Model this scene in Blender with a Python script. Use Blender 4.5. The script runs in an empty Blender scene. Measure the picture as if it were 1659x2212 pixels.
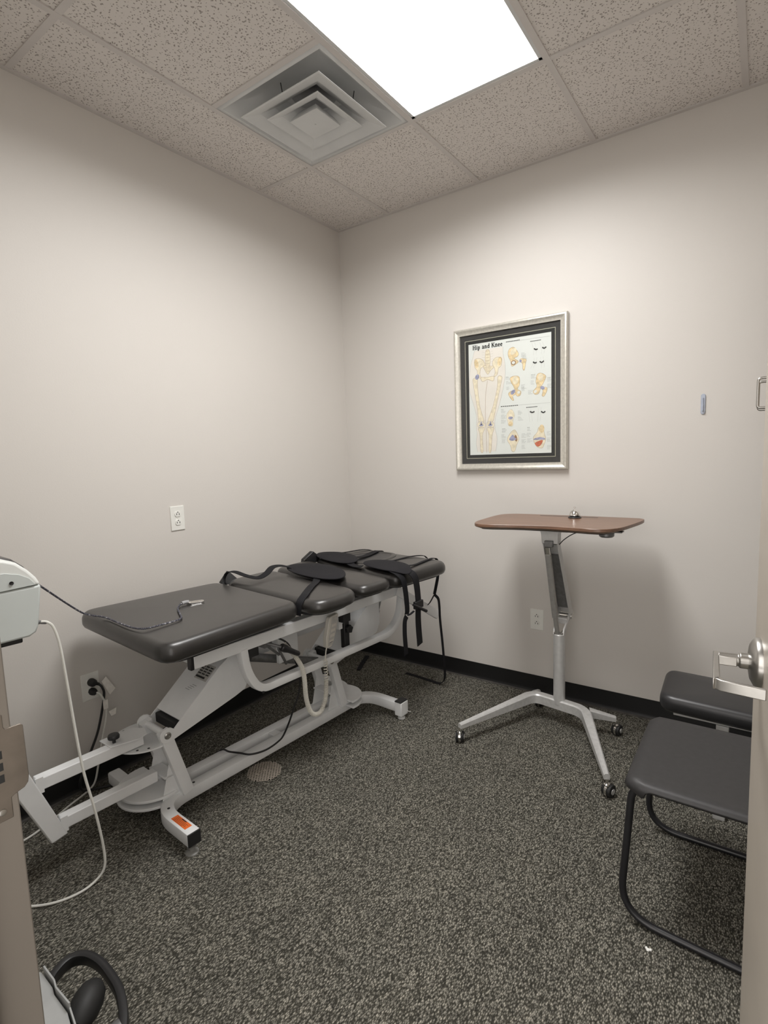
import bpy, bmesh, math, random
from mathutils import Vector, Matrix, Quaternion
random.seed(4)
C = bpy.context.scene.collection
PI = math.pi
H = 2.867
XR = 2.68
YF = -2.665

# ------------------------------------------------------------------ materials
def mat(name, col, rough=.5, metal=0., coat=0., spec=.5, bump=None, var=None, trans=0., emit=None, estr=0., aniso=0., sheen=0.):
    m = bpy.data.materials.new(name); m.use_nodes = True
    nt = m.node_tree; b = nt.nodes['Principled BSDF']
    b.inputs['Base Color'].default_value = (*col, 1)
    b.inputs['Roughness'].default_value = rough
    b.inputs['Metallic'].default_value = metal
    b.inputs['Coat Weight'].default_value = coat
    b.inputs['Coat Roughness'].default_value = .25
    b.inputs['Specular IOR Level'].default_value = spec
    b.inputs['Transmission Weight'].default_value = trans
    b.inputs['Sheen Weight'].default_value = sheen
    if emit:
        b.inputs['Emission Color'].default_value = (*emit, 1); b.inputs['Emission Strength'].default_value = estr
    tc = nt.nodes.new('ShaderNodeTexCoord')
    if var:   # (scale, amount): faint procedural colour variation
        n = nt.nodes.new('ShaderNodeTexNoise'); n.inputs['Scale'].default_value = var[0]; n.inputs['Detail'].default_value = 4
        nt.links.new(tc.outputs['Object'], n.inputs['Vector'])
        r = nt.nodes.new('ShaderNodeValToRGB')
        r.color_ramp.elements[0].position = .3; r.color_ramp.elements[1].position = .7
        r.color_ramp.elements[0].color = (*[c * (1 - var[1]) for c in col], 1)
        r.color_ramp.elements[1].color = (*[min(1, c * (1 + var[1])) for c in col], 1)
        nt.links.new(n.outputs['Fac'], r.inputs['Fac']); nt.links.new(r.outputs['Color'], b.inputs['Base Color'])
    if bump:  # (scale, strength, distance)
        n = nt.nodes.new('ShaderNodeTexNoise'); n.inputs['Scale'].default_value = bump[0]; n.inputs['Detail'].default_value = 5
        nt.links.new(tc.outputs['Object'], n.inputs['Vector'])
        bp = nt.nodes.new('ShaderNodeBump'); bp.inputs['Strength'].default_value = bump[1]; bp.inputs['Distance'].default_value = bump[2]
        nt.links.new(n.outputs['Fac'], bp.inputs['Height']); nt.links.new(bp.outputs['Normal'], b.inputs['Normal'])
    return m

M = {}
M['wall'] = mat('greige wall paint', (.635, .607, .573), .55, bump=(160, .12, .002), var=(1.1, .012))
M['tee'] = mat('ceiling grid enamel', (.58, .55, .53), .5, var=(20, .02))
M['frame_paint'] = mat('door frame enamel', (.150, .133, .114), .38, bump=(300, .08, .001), var=(6, .03))
M['door_paint'] = mat('door enamel', (.40, .36, .31), .33, bump=(240, .15, .001), var=(9, .04))
M['base'] = mat('black vinyl baseboard', (.0045, .0045, .005), .5, var=(12, .2))
M['base_toe'] = mat('paler baseboard toe', (.05, .045, .04), .6, var=(30, .3))  # toe strip coloured paler than the black board above it
M['white_metal'] = mat('white powder coat', (.72, .73, .735), .36, bump=(900, .1, .0005), var=(14, .03))
M['white_plastic'] = mat('white plastic', (.78, .78, .74), .35, var=(30, .02))
M['unit_white'] = mat('machine white plastic', (.74, .76, .74), .45, bump=(700, .08, .0004), var=(10, .02))
M['unit_grey'] = mat('machine pale grey plastic', (.56, .60, .59), .5, bump=(700, .1, .0004), var=(10, .02))
M['dark_panel'] = mat('machine dark top', (.06, .057, .055), .35, var=(30, .1))
M['beige_plastic'] = mat('handset beige plastic', (.52, .50, .45), .42, var=(30, .03))
M['vinyl'] = mat('charcoal vinyl', (.0195, .018, .0168), .40, coat=.45, bump=(420, .22, .0008), var=(25, .12))
M['vinyl_black'] = mat('black vinyl', (.016, .016, .018), .42, coat=.2, bump=(420, .2, .0007), var=(25, .12))
M['webbing'] = mat('black webbing', (.006, .006, .008), .8, spec=.3, bump=(900, .5, .0008), var=(200, .3))
M['neoprene'] = mat('dark neoprene pad', (.0125, .012, .0145), .85, spec=.25, bump=(700, .4, .0006), var=(120, .15))
M['black_plastic'] = mat('black plastic', (.012, .012, .013), .4, bump=(500, .1, .0004), var=(40, .15))
M['black_rubber'] = mat('black rubber', (.010, .010, .010), .6, var=(60, .2))
M['seat_plastic'] = mat('charcoal moulded seat', (.030, .029, .030), .5, bump=(600, .25, .0006), var=(60, .1))
M['tube_black'] = mat('black painted tube', (.012, .012, .014), .35, var=(40, .15))
M['silver'] = mat('silver painted metal', (.58, .58, .575), .36, metal=.35, bump=(800, .06, .0003), var=(40, .05))
M['aluminium'] = mat('cast aluminium', (.60, .60, .595), .36, metal=.35, bump=(400, .1, .0004), var=(60, .08))
M['mid_silver'] = mat('mid grey painted metal', (.34, .335, .32), .36, metal=.35, bump=(300, .1, .0004), var=(60, .08))
M['grey_metal'] = mat('dull grey metal', (.20, .20, .20), .42, metal=.6, bump=(300, .2, .0005), var=(60, .15))
M['chrome'] = mat('chrome', (.78, .77, .75), .12, metal=1., var=(80, .03))
M['satin'] = mat('satin nickel', (.44, .43, .41), .30, metal=1., bump=(900, .05, .0002), var=(80, .04))
M['bronze'] = mat('worn strike plate steel', (.19, .165, .14), .42, metal=.75, bump=(200, .1, .0004), var=(20, .2))
M['frame_silver'] = mat('brushed champagne picture frame', (.62, .60, .54), .34, metal=.55, bump=(250, .25, .0005), var=(90, .10))
M['matboard'] = mat('charcoal mat board', (.030, .028, .029), .8, var=(200, .15))
M['bevel_gold'] = mat('pale bevel line', (.42, .40, .32), .5, var=(100, .1))
M['inner_dark'] = mat('inner dark mat', (.012, .012, .012), .8, var=(100, .1))
M['paper'] = mat('chart paper', (.70, .705, .70), .6, var=(3, .01))
M['ink'] = mat('black ink', (.012, .012, .012), .7, var=(300, .1))
M['ink_grey'] = mat('grey ink', (.33, .33, .34), .7, var=(300, .1))
M['line_grey'] = mat('pale outline ink', (.48, .46, .46), .7, var=(300, .1))
M['skin'] = mat('pale body wash', (.74, .685, .65), .7, var=(8, .05))
M['bone'] = mat('bone print', (.72, .56, .35), .7, var=(60, .22))
M['bone_pale'] = mat('pale bone print', (.75, .66, .52), .7, var=(60, .14))
M['bone_line'] = mat('bone outline print', (.30, .17, .09), .7, var=(100, .2))
M['joint'] = mat('blue grey ligament print', (.30, .30, .44), .7, var=(90, .3))
M['muscle'] = mat('red muscle print', (.52, .13, .07), .7, var=(90, .3))
M['bell_dark'] = mat('bell base', (.02, .02, .02), .4, var=(60, .1))
M['edge_brown'] = mat('desk edge band', (.15, .085, .045), .45, var=(60, .15))
M['desk_under'] = mat('desk underside', (.018, .016, .016), .5, var=(60, .1))
M['orange'] = mat('orange label', (.72, .14, .02), .5, var=(100, .08))
M['label_grey'] = mat('silver label', (.40, .39, .37), .45, var=(60, .1))
M['smoke_plastic'] = mat('translucent smoke plastic', (.45, .45, .43), .25, trans=.5, var=(60, .1))
M['blue_plastic'] = mat('blue grey clear plastic', (.33, .37, .46), .2, coat=.5, var=(60, .1))
M['cord_beige'] = mat('coiled cord beige', (.66, .64, .58), .42, var=(40, .04))
M['cable_white'] = mat('white cable', (.70, .70, .66), .45, var=(40, .04))
M['tan_metal'] = mat('painted floor grate', (.44, .39, .33), .5, metal=.2, var=(120, .2))
M['pit'] = mat('drain pit', (.006, .005, .004), .9, var=(60, .1))
M['duct'] = mat('duct interior', (.05, .05, .05), .7, var=(30, .2))
M['diffuser'] = mat('diffuser enamel', (.60, .61, .61), .45, bump=(500, .06, .0004), var=(8, .04))
M['paper_tag'] = mat('paper tag', (.80, .77, .72), .7, var=(60, .08))
M['drop_white'] = mat('white scrap', (.85, .85, .82), .6, var=(60, .05))
M['cart_metal'] = mat('pale grey sheet metal', (.42, .43, .43), .35, metal=.25, var=(20, .06))

def tile_mat():
    m = bpy.data.materials.new('fissured ceiling tile'); m.use_nodes = True
    nt = m.node_tree; b = nt.nodes['Principled BSDF']; b.inputs['Roughness'].default_value = .9
    tc = nt.nodes.new('ShaderNodeTexCoord')
    mp = nt.nodes.new('ShaderNodeMapping'); nt.links.new(tc.outputs['Object'], mp.inputs['Vector'])
    # warp the coordinates so the pin holes look like torn, worm-shaped fissures
    w = nt.nodes.new('ShaderNodeTexNoise'); w.inputs['Scale'].default_value = 45; w.inputs['Detail'].default_value = 2
    nt.links.new(mp.outputs['Vector'], w.inputs['Vector'])
    s = nt.nodes.new('ShaderNodeVectorMath'); s.operation = 'SCALE'; s.inputs['Scale'].default_value = .020
    nt.links.new(w.outputs['Color'], s.inputs[0])
    a = nt.nodes.new('ShaderNodeVectorMath'); a.operation = 'ADD'
    nt.links.new(mp.outputs['Vector'], a.inputs[0]); nt.links.new(s.outputs['Vector'], a.inputs[1])
    v = nt.nodes.new('ShaderNodeTexVoronoi'); v.inputs['Scale'].default_value = 105; v.inputs['Randomness'].default_value = 1
    nt.links.new(a.outputs['Vector'], v.inputs['Vector'])
    n2 = nt.nodes.new('ShaderNodeTexNoise'); n2.inputs['Scale'].default_value = 120; n2.inputs['Detail'].default_value = 2
    nt.links.new(mp.outputs['Vector'], n2.inputs['Vector'])
    mul = nt.nodes.new('ShaderNodeMath'); mul.operation = 'MULTIPLY_ADD'; mul.inputs[1].default_value = -.50
    nt.links.new(n2.outputs['Fac'], mul.inputs[0])
    nt.links.new(v.outputs['Distance'], mul.inputs[2])
    r = nt.nodes.new('ShaderNodeValToRGB')
    r.color_ramp.elements[0].position = .0; r.color_ramp.elements[0].color = (.30, .27, .25, 1)
    r.color_ramp.elements[1].position = .085; r.color_ramp.elements[1].color = (.68, .645, .615, 1)
    nt.links.new(mul.outputs[0], r.inputs['Fac']); nt.links.new(r.outputs['Color'], b.inputs['Base Color'])
    bp = nt.nodes.new('ShaderNodeBump'); bp.inputs['Strength'].default_value = .35; bp.inputs['Distance'].default_value = .002
    nt.links.new(r.outputs['Color'], bp.inputs['Height']); nt.links.new(bp.outputs['Normal'], b.inputs['Normal'])
    return m
M['tile'] = tile_mat()

def carpet_mat():
    m = bpy.data.materials.new('loop pile carpet'); m.use_nodes = True
    nt = m.node_tree; b = nt.nodes['Principled BSDF']; b.inputs['Roughness'].default_value = .95
    b.inputs['Specular IOR Level'].default_value = .15
    tc = nt.nodes.new('ShaderNodeTexCoord')
    mp = nt.nodes.new('ShaderNodeMapping'); mp.inputs['Rotation'].default_value = (0, 0, .5)
    mp.inputs['Scale'].default_value = (1, .50, 1)
    nt.links.new(tc.outputs['Object'], mp.inputs['Vector'])
    v = nt.nodes.new('ShaderNodeTexVoronoi'); v.inputs['Scale'].default_value = 265; v.inputs['Randomness'].default_value = .85
    nt.links.new(mp.outputs['Vector'], v.inputs['Vector'])
    # loop colour: each loop one of a few yarn tones
    rc = nt.nodes.new('ShaderNodeSeparateColor'); nt.links.new(v.outputs['Color'], rc.inputs[0])
    r = nt.nodes.new('ShaderNodeValToRGB'); r.color_ramp.interpolation = 'LINEAR'
    e = r.color_ramp.elements; e[0].position = 0; e[0].color = (.14, .134, .117, 1)
    e[1].position = 1; e[1].color = (.42, .40, .345, 1)
    for p, c in ((.3, (.185, .179, .155)), (.6, (.255, .246, .214)), (.85, (.335, .322, .28))):
        x = e.new(p); x.color = (*c, 1)
    nt.links.new(rc.outputs[0], r.inputs['Fac'])
    # colour darkens from each loop's centre towards the gaps
    r2 = nt.nodes.new('ShaderNodeValToRGB'); r2.color_ramp.elements[0].position = .22; r2.color_ramp.elements[0].color = (1, 1, 1, 1)
    r2.color_ramp.elements[1].position = .66; r2.color_ramp.elements[1].color = (.17, .17, .16, 1)
    nt.links.new(v.outputs['Distance'], r2.inputs['Fac'])
    mx = nt.nodes.new('ShaderNodeMix'); mx.data_type = 'RGBA'; mx.blend_type = 'MULTIPLY'; mx.inputs[0].default_value = 1
    nt.links.new(r.outputs['Color'], mx.inputs[6]); nt.links.new(r2.outputs['Color'], mx.inputs[7])
    # broad wear variation
    n = nt.nodes.new('ShaderNodeTexNoise'); n.inputs['Scale'].default_value = 5; n.inputs['Detail'].default_value = 3
    nt.links.new(tc.outputs['Object'], n.inputs['Vector'])
    r3 = nt.nodes.new('ShaderNodeValToRGB'); r3.color_ramp.elements[0].color = (.82, .82, .82, 1); r3.color_ramp.elements[1].color = (1.15, 1.13, 1.1, 1)
    nt.links.new(n.outputs['Fac'], r3.inputs['Fac'])
    m2 = nt.nodes.new('ShaderNodeMix'); m2.data_type = 'RGBA'; m2.blend_type = 'MULTIPLY'; m2.inputs[0].default_value = 1
    nt.links.new(mx.outputs[2], m2.inputs[6]); nt.links.new(r3.outputs['Color'], m2.inputs[7])
    nt.links.new(m2.outputs[2], b.inputs['Base Color'])
    bp = nt.nodes.new('ShaderNodeBump'); bp.inputs['Strength'].default_value = .7; bp.inputs['Distance'].default_value = .003; bp.invert = True
    nt.links.new(v.outputs['Distance'], bp.inputs['Height']); nt.links.new(bp.outputs['Normal'], b.inputs['Normal'])
    return m
M['carpet'] = carpet_mat()

def wood_mat():
    m = bpy.data.materials.new('walnut laminate'); m.use_nodes = True
    nt = m.node_tree; b = nt.nodes['Principled BSDF']; b.inputs['Roughness'].default_value = .32
    tc = nt.nodes.new('ShaderNodeTexCoord'); mp = nt.nodes.new('ShaderNodeMapping'); mp.inputs['Scale'].default_value = (1.2, 22, 22)
    nt.links.new(tc.outputs['Object'], mp.inputs['Vector'])
    n = nt.nodes.new('ShaderNodeTexNoise'); n.inputs['Scale'].default_value = 3.5; n.inputs['Detail'].default_value = 6; n.inputs['Distortion'].default_value = .4
    nt.links.new(mp.outputs['Vector'], n.inputs['Vector'])
    r = nt.nodes.new('ShaderNodeValToRGB'); e = r.color_ramp.elements
    e[0].position = .3; e[0].color = (.130, .071, .045, 1); e[1].position = .7; e[1].color = (.225, .126, .082, 1)
    nt.links.new(n.outputs['Fac'], r.inputs['Fac']); nt.links.new(r.outputs['Color'], b.inputs['Base Color'])
    return m
M['wood'] = wood_mat()

def braid_mat():
    m = bpy.data.materials.new('braided rope'); m.use_nodes = True
    nt = m.node_tree; b = nt.nodes['Principled BSDF']; b.inputs['Roughness'].default_value = .8
    tc = nt.nodes.new('ShaderNodeTexCoord')
    w = nt.nodes.new('ShaderNodeTexChecker'); w.inputs['Scale'].default_value = 210
    w.inputs['Color1'].default_value = (.02, .02, .025, 1); w.inputs['Color2'].default_value = (.10, .10, .13, 1)
    n = nt.nodes.new('ShaderNodeTexNoise'); n.inputs['Scale'].default_value = 130
    nt.links.new(tc.outputs['Object'], n.inputs['Vector']); nt.links.new(tc.outputs['Object'], w.inputs['Vector'])
    r = nt.nodes.new('ShaderNodeValToRGB'); r.color_ramp.elements[0].position = .58; r.color_ramp.elements[1].position = .66
    r.color_ramp.elements[0].color = (0, 0, 0, 1); r.color_ramp.elements[1].color = (1, 1, 1, 1)
    nt.links.new(n.outputs['Fac'], r.inputs['Fac'])
    mx = nt.nodes.new('ShaderNodeMix'); mx.data_type = 'RGBA'
    nt.links.new(r.outputs['Color'], mx.inputs[0]); nt.links.new(w.outputs['Color'], mx.inputs[6]); mx.inputs[7].default_value = (.45, .45, .48, 1)
    nt.links.new(mx.outputs[2], b.inputs['Base Color'])
    return m
M['braid'] = braid_mat()

def glass_mat():
    m = bpy.data.materials.new('picture glass'); m.use_nodes = True
    nt = m.node_tree; nt.nodes.remove(nt.nodes['Principled BSDF']); out = nt.nodes['Material Output']
    t = nt.nodes.new('ShaderNodeBsdfTransparent'); t.inputs[0].default_value = (.99, 1, .99, 1)
    g = nt.nodes.new('ShaderNodeBsdfGlossy'); g.inputs['Roughness'].default_value = .02
    lw = nt.nodes.new('ShaderNodeLayerWeight'); p5 = nt.nodes.new('ShaderNodeMath'); p5.operation = 'POWER'; p5.inputs[1].default_value = 5
    f = nt.nodes.new('ShaderNodeMath'); f.operation = 'MULTIPLY_ADD'; f.inputs[1].default_value = .5; f.inputs[2].default_value = .025
    nt.links.new(lw.outputs['Facing'], p5.inputs[0]); nt.links.new(p5.outputs[0], f.inputs[0])
    n = nt.nodes.new('ShaderNodeTexNoise'); n.inputs['Scale'].default_value = 2
    bp = nt.nodes.new('ShaderNodeBump'); bp.inputs['Strength'].default_value = .01
    nt.links.new(n.outputs['Fac'], bp.inputs['Height']); nt.links.new(bp.outputs['Normal'], g.inputs['Normal'])
    x = nt.nodes.new('ShaderNodeMixShader')
    nt.links.new(f.outputs[0], x.inputs[0]); nt.links.new(t.outputs[0], x.inputs[1]); nt.links.new(g.outputs[0], x.inputs[2])
    nt.links.new(x.outputs[0], out.inputs[0])
    return m
M['glass'] = glass_mat()

def panel_mat():
    m = bpy.data.materials.new('lit acrylic lens'); m.use_nodes = True
    nt = m.node_tree; b = nt.nodes['Principled BSDF']
    b.inputs['Base Color'].default_value = (.8, .8, .8, 1); b.inputs['Emission Color'].default_value = (1.0, .985, .97, 1)
    b.inputs['Emission Strength'].default_value = LIGHT
    tc = nt.nodes.new('ShaderNodeTexCoord'); n = nt.nodes.new('ShaderNodeTexVoronoi'); n.inputs['Scale'].default_value = 160
    nt.links.new(tc.outputs['Object'], n.inputs['Vector'])
    bp = nt.nodes.new('ShaderNodeBump'); bp.inputs['Strength'].default_value = .2; bp.inputs['Distance'].default_value = .001
    nt.links.new(n.outputs['Distance'], bp.inputs['Height']); nt.links.new(bp.outputs['Normal'], b.inputs['Normal'])
    return m
LIGHT = 3.5
M['lens'] = panel_mat()

# ------------------------------------------------------------------ mesh helpers
def clusters(bm):
    """connected pieces whose bounding boxes do not touch each other"""
    seen = set(); isl = []
    for v in bm.verts:
        if v in seen: continue
        st = [v]; seen.add(v); grp = []
        while st:
            q = st.pop(); grp.append(q)
            for e in q.link_edges:
                o = e.other_vert(q)
                if o not in seen: seen.add(o); st.append(o)
        isl.append([grp, [min(v.co[k] for v in grp) - .0006 for k in range(3)], [max(v.co[k] for v in grp) + .0006 for k in range(3)]])
    merged = True
    while merged:
        merged = False
        for i in range(len(isl)):
            for j in range(i + 1, len(isl)):
                a, b = isl[i], isl[j]
                if all(a[1][k] <= b[2][k] and b[1][k] <= a[2][k] for k in range(3)):
                    isl[i] = [a[0] + b[0], [min(a[1][k], b[1][k]) for k in range(3)], [max(a[2][k], b[2][k]) for k in range(3)]]
                    isl.pop(j); merged = True; break
            if merged: break
    return [c[0] for c in isl]
def obj(name, bm, m, parent=None, smooth=True, bevel=0., seg=2, loc=None, rot=None, angle=35, keep=False, one=False):
    if parent is not None and not keep and not one and len(bm.verts) < 4000:
        cl = clusters(bm)
        if len(cl) > 1:
            first = None
            for c in cl:
                cs = set(c); b2 = bmesh.new(); mp = {v: b2.verts.new(v.co) for v in c}
                for f in bm.faces:
                    if f.verts[0] in cs:
                        g = b2.faces.new([mp[v] for v in f.verts]); g.material_index = f.material_index
                o = obj(name, b2, m, parent, smooth, bevel, seg, loc, rot, angle, keep, True)
                first = first or o
            bm.free(); return first
    if not keep: bmesh.ops.recalc_face_normals(bm, faces=bm.faces)
    me = bpy.data.meshes.new(name); bm.to_mesh(me); bm.free()
    ms = m if isinstance(m, (list, tuple)) else [m]
    for x in ms: me.materials.append(M[x])
    if smooth:
        me.shade_smooth()
        try: me.set_sharp_from_angle(angle=math.radians(angle))
        except Exception: pass
    o = bpy.data.objects.new(name, me); C.objects.link(o)
    if bevel:
        b = o.modifiers.new('Bevel', 'BEVEL'); b.width = bevel; b.segments = seg; b.limit_method = 'ANGLE'; b.angle_limit = math.radians(40)
        b.harden_normals = False
    if parent: o.parent = parent
    if loc: o.location = loc
    if rot: o.rotation_euler = rot
    return o
def tag(o, label, cat, group=None):
    o['label'] = label; o['category'] = cat
    if group: o['group'] = group
    return o
def thing(name, label, cat, loc=(0, 0, 0), rz=0, group=None):
    o = bpy.data.objects.new(name, None); C.objects.link(o); o.empty_display_size = .05
    o.location = loc; o.rotation_euler = (0, 0, rz)
    return tag(o, label, cat, group)
def struct(name, bm, m, parent=None, **k):
    o = obj(name, bm, m, parent, **k)
    if parent is None: o['kind'] = 'structure'
    return o
def NB(): return bmesh.new()
def box(bm, x0, x1, y0, y1, z0, z1, mi=0, R=None):
    vs = [Vector((x, y, z)) for x in (x0, x1) for y in (y0, y1) for z in (z0, z1)]
    if R is not None: vs = [R @ v for v in vs]
    v = [bm.verts.new(p) for p in vs]
    for f in ((0, 1, 3, 2), (4, 6, 7, 5), (0, 4, 5, 1), (2, 3, 7, 6), (0, 2, 6, 4), (1, 5, 7, 3)):
        fc = bm.faces.new([v[i] for i in f]); fc.material_index = mi
    return bm
def mkbox(*a, **k): return box(NB(), *a, **k)
def prism(bm, pts, vec, mi=0):
    vec = Vector(vec); a = [bm.verts.new(Vector(p)) for p in pts]; b = [bm.verts.new(Vector(p) + vec) for p in pts]
    n = len(pts)
    fs = [bm.faces.new(a), bm.faces.new(b[::-1])]
    for i in range(n): fs.append(bm.faces.new((a[i], a[(i + 1) % n], b[(i + 1) % n], b[i])))
    for f in fs: f.material_index = mi
    return bm
def catmull(pts, n=8, closed=False):
    P = [Vector(p) for p in pts]; out = []; L = len(P)
    rng = range(L if closed else L - 1)
    for i in rng:
        if closed: p0, p1, p2, p3 = P[i - 1], P[i], P[(i + 1) % L], P[(i + 2) % L]
        else:
            p1, p2 = P[i], P[i + 1]; p0 = P[i - 1] if i > 0 else p1 * 2 - p2; p3 = P[i + 2] if i + 2 < L else p2 * 2 - p1
        for k in range(n):
            t = k / n
            out.append(.5 * ((2 * p1) + (p2 - p0) * t + (2 * p0 - 5 * p1 + 4 * p2 - p3) * t * t + (3 * p1 - p0 - 3 * p2 + p3) * t ** 3))
    if not closed: out.append(P[-1].copy())
    return out
def fillet(pts, r, n=6):
    """polyline with rounded corners; r = number or list"""
    P = [Vector(p) for p in pts]; out = [P[0]]
    for i in range(1, len(P) - 1):
        rr = r[i - 1] if isinstance(r, (list, tuple)) else r
        a = (P[i - 1] - P[i]); b = (P[i + 1] - P[i]); rr = min(rr, a.length * .49, b.length * .49)
        A = P[i] + a.normalized() * rr; B = P[i] + b.normalized() * rr
        for k in range(n + 1):
            t = k / n; out.append(A * (1 - t) ** 2 + P[i] * 2 * t * (1 - t) + B * t * t)
    out.append(P[-1]); return out
def sweep(bm, path, sec, up=(0, 0, 1), mi=0, cap=True, closed=False, scale=None, fixed_up=False):
    """sweep a 2-D section (list of (side, up)) along the path"""
    P = [Vector(p) for p in path]; n = len(P); rings = []; u = Vector(up)
    for i in range(n):
        if closed: t = P[(i + 1) % n] - P[i - 1]
        else: t = P[min(i + 1, n - 1)] - P[max(i - 1, 0)]
        t.normalize()
        if fixed_up: u = Vector(up)
        uu = u - t * u.dot(t)
        if uu.length < 1e-5: uu = t.orthogonal()
        uu.normalize(); s = t.cross(uu); u = uu
        k = scale[i] if scale else 1
        # keep mitred width for sharp turns
        rings.append([bm.verts.new(P[i] + s * a * k + uu * b * k) for a, b in sec])
    m = len(sec); R = n if closed else n - 1
    for i in range(R):
        A, B = rings[i], rings[(i + 1) % n]
        for j in range(m):
            f = bm.faces.new((A[j], A[(j + 1) % m], B[(j + 1) % m], B[j])); f.material_index = mi
    if cap and not closed:
        for r in (rings[0][::-1], rings[-1]):
            f = bm.faces.new(r); f.material_index = mi
    return bm
def circ(r, n=12): return [(r * math.cos(2 * PI * i / n), r * math.sin(2 * PI * i / n)) for i in range(n)]
def rect(w, h, r=.004):
    out = []
    for cx, cy, a0 in ((w / 2 - r, h / 2 - r, 0), (-w / 2 + r, h / 2 - r, 90), (-w / 2 + r, -h / 2 + r, 180), (w / 2 - r, -h / 2 + r, 270)):
        for k in range(3):
            a = math.radians(a0 + 45 * k); out.append((cx + r * math.cos(a), cy + r * math.sin(a)))
    return out
def tube(bm, path, r, n=12, **k): return sweep(bm, path, circ(r, n), **k)
def cyl(bm, a, b, r, r2=None, n=20, mi=0):
    a, b = Vector(a), Vector(b); r2 = r if r2 is None else r2
    d = (b - a).normalized(); u = d.orthogonal().normalized(); s = d.cross(u)
    A = [bm.verts.new(a + (u * math.cos(2 * PI * i / n) + s * math.sin(2 * PI * i / n)) * r) for i in range(n)]
    B = [bm.verts.new(b + (u * math.cos(2 * PI * i / n) + s * math.sin(2 * PI * i / n)) * r2) for i in range(n)]
    fs = [bm.faces.new(A[::-1]), bm.faces.new(B)] + [bm.faces.new((A[i], A[(i + 1) % n], B[(i + 1) % n], B[i])) for i in range(n)]
    for f in fs: f.material_index = mi
    return bm
def lathe(bm, prof, c=(0, 0, 0), axis=(0, 0, 1), n=28, mi=0):
    """prof: list of (radius, height along axis)"""
    c = Vector(c); d = Vector(axis).normalized(); u = d.orthogonal().normalized(); s = d.cross(u); rings = []
    for r, h in prof:
        if r < 1e-6: rings.append([bm.verts.new(c + d * h)])
        else: rings.append([bm.verts.new(c + d * h + (u * math.cos(2 * PI * i / n) + s * math.sin(2 * PI * i / n)) * r) for i in range(n)])
    for A, B in zip(rings, rings[1:]):
        for i in range(n):
            j = (i + 1) % n
            if len(A) == 1 and len(B) == 1: continue
            if len(A) == 1: f = bm.faces.new((A[0], B[j], B[i]))
            elif len(B) == 1: f = bm.faces.new((A[i], A[j], B[0]))
            else: f = bm.faces.new((A[i], A[j], B[j], B[i]))
            f.material_index = mi
    for r, rev in ((rings[0], True), (rings[-1], False)):
        if len(r) > 1:
            f = bm.faces.new(r[::-1] if rev else r); f.material_index = mi
    return bm
def round_quad(pts, r, n=7):
    """closed 2-D outline with rounded corners"""
    out = []; L = len(pts)
    for i in range(L):
        p = Vector(pts[i]); a = Vector(pts[i - 1]) - p; b = Vector(pts[(i + 1) % L]) - p
        rr = min(r, a.length * .48, b.length * .48); A = p + a.normalized() * rr; B = p + b.normalized() * rr
        for k in range(n + 1):
            t = k / n; out.append(A * (1 - t) ** 2 + p * 2 * t * (1 - t) + B * t * t)
    return out
def inset(out, d):
    """offset a closed 2-D outline inwards"""
    L = len(out); area = sum(out[i].x * out[(i + 1) % L].y - out[(i + 1) % L].x * out[i].y for i in range(L)); sg = 1 if area > 0 else -1
    res = []
    for i in range(L):
        t = (out[(i + 1) % L] - out[i - 1]).normalized(); res.append(out[i] + Vector((-t.y, t.x)) * sg * d)
    return res
def cushion(bm, pts, r, z0, z1, edge=.028, puff=.006, wrinkle=0.):
    """upholstered pad: outline polygon, rounded sides and slightly domed top"""
    out = round_quad(pts, r); h = z1 - z0
    prof = [(.012, 0)] + [(edge * (1 - math.cos(a)) if False else edge * (1 - math.sin(a)), z) for a, z in []]
    k = 7; prof = [(edge * .55, 0.0), (edge * .18, .008), (0.0, .02)]
    eh = min(edge * 1.15, h * .55)
    prof.append((0.0, h - eh))
    for i in range(1, k + 1):
        a = i / k * PI / 2
        prof.append((edge * (1 - math.cos(a)), h - eh + eh * math.sin(a)))
    rings = []
    for q, (ins, zz) in enumerate(prof):
        o = inset(out, ins)
        ring = []
        for i, p in enumerate(o):
            w = 0
            if wrinkle and q < 4: w = wrinkle * (math.sin(i * 2.7) * .6 + math.sin(i * 1.3 + q) * .4)
            ring.append(bm.verts.new((p.x, p.y, z0 + zz + w * .5)))
        rings.append(ring)
    cx = sum(p.x for p in out) / len(out); cy = sum(p.y for p in out) / len(out)
    last = inset(out, edge)
    for f_, dz in ((.80, .45), (.5, .85), (.2, 1.0)):
        rings.append([bm.verts.new((cx + (p.x - cx) * f_, cy + (p.y - cy) * f_, z1 + puff * dz)) for p in last])
    L = len(out)
    for A, B in zip(rings, rings[1:]):
        for i in range(L): bm.faces.new((A[i], A[(i + 1) % L], B[(i + 1) % L], B[i]))
    bm.faces.new(rings[0][::-1]); bm.faces.new(rings[-1])
    return bm
def ribbon(bm, path, w, th=.0025, up=(0, 0, 1), mi=0, fixed=False, scale=None):
    return sweep(bm, path, [(-w / 2, -th / 2), (w / 2, -th / 2), (w / 2, th / 2), (-w / 2, th / 2)], up=up, mi=mi, fixed_up=fixed, scale=scale)
EXPO = 0.11; WATT = 36.5; SPREAD = 164

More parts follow.
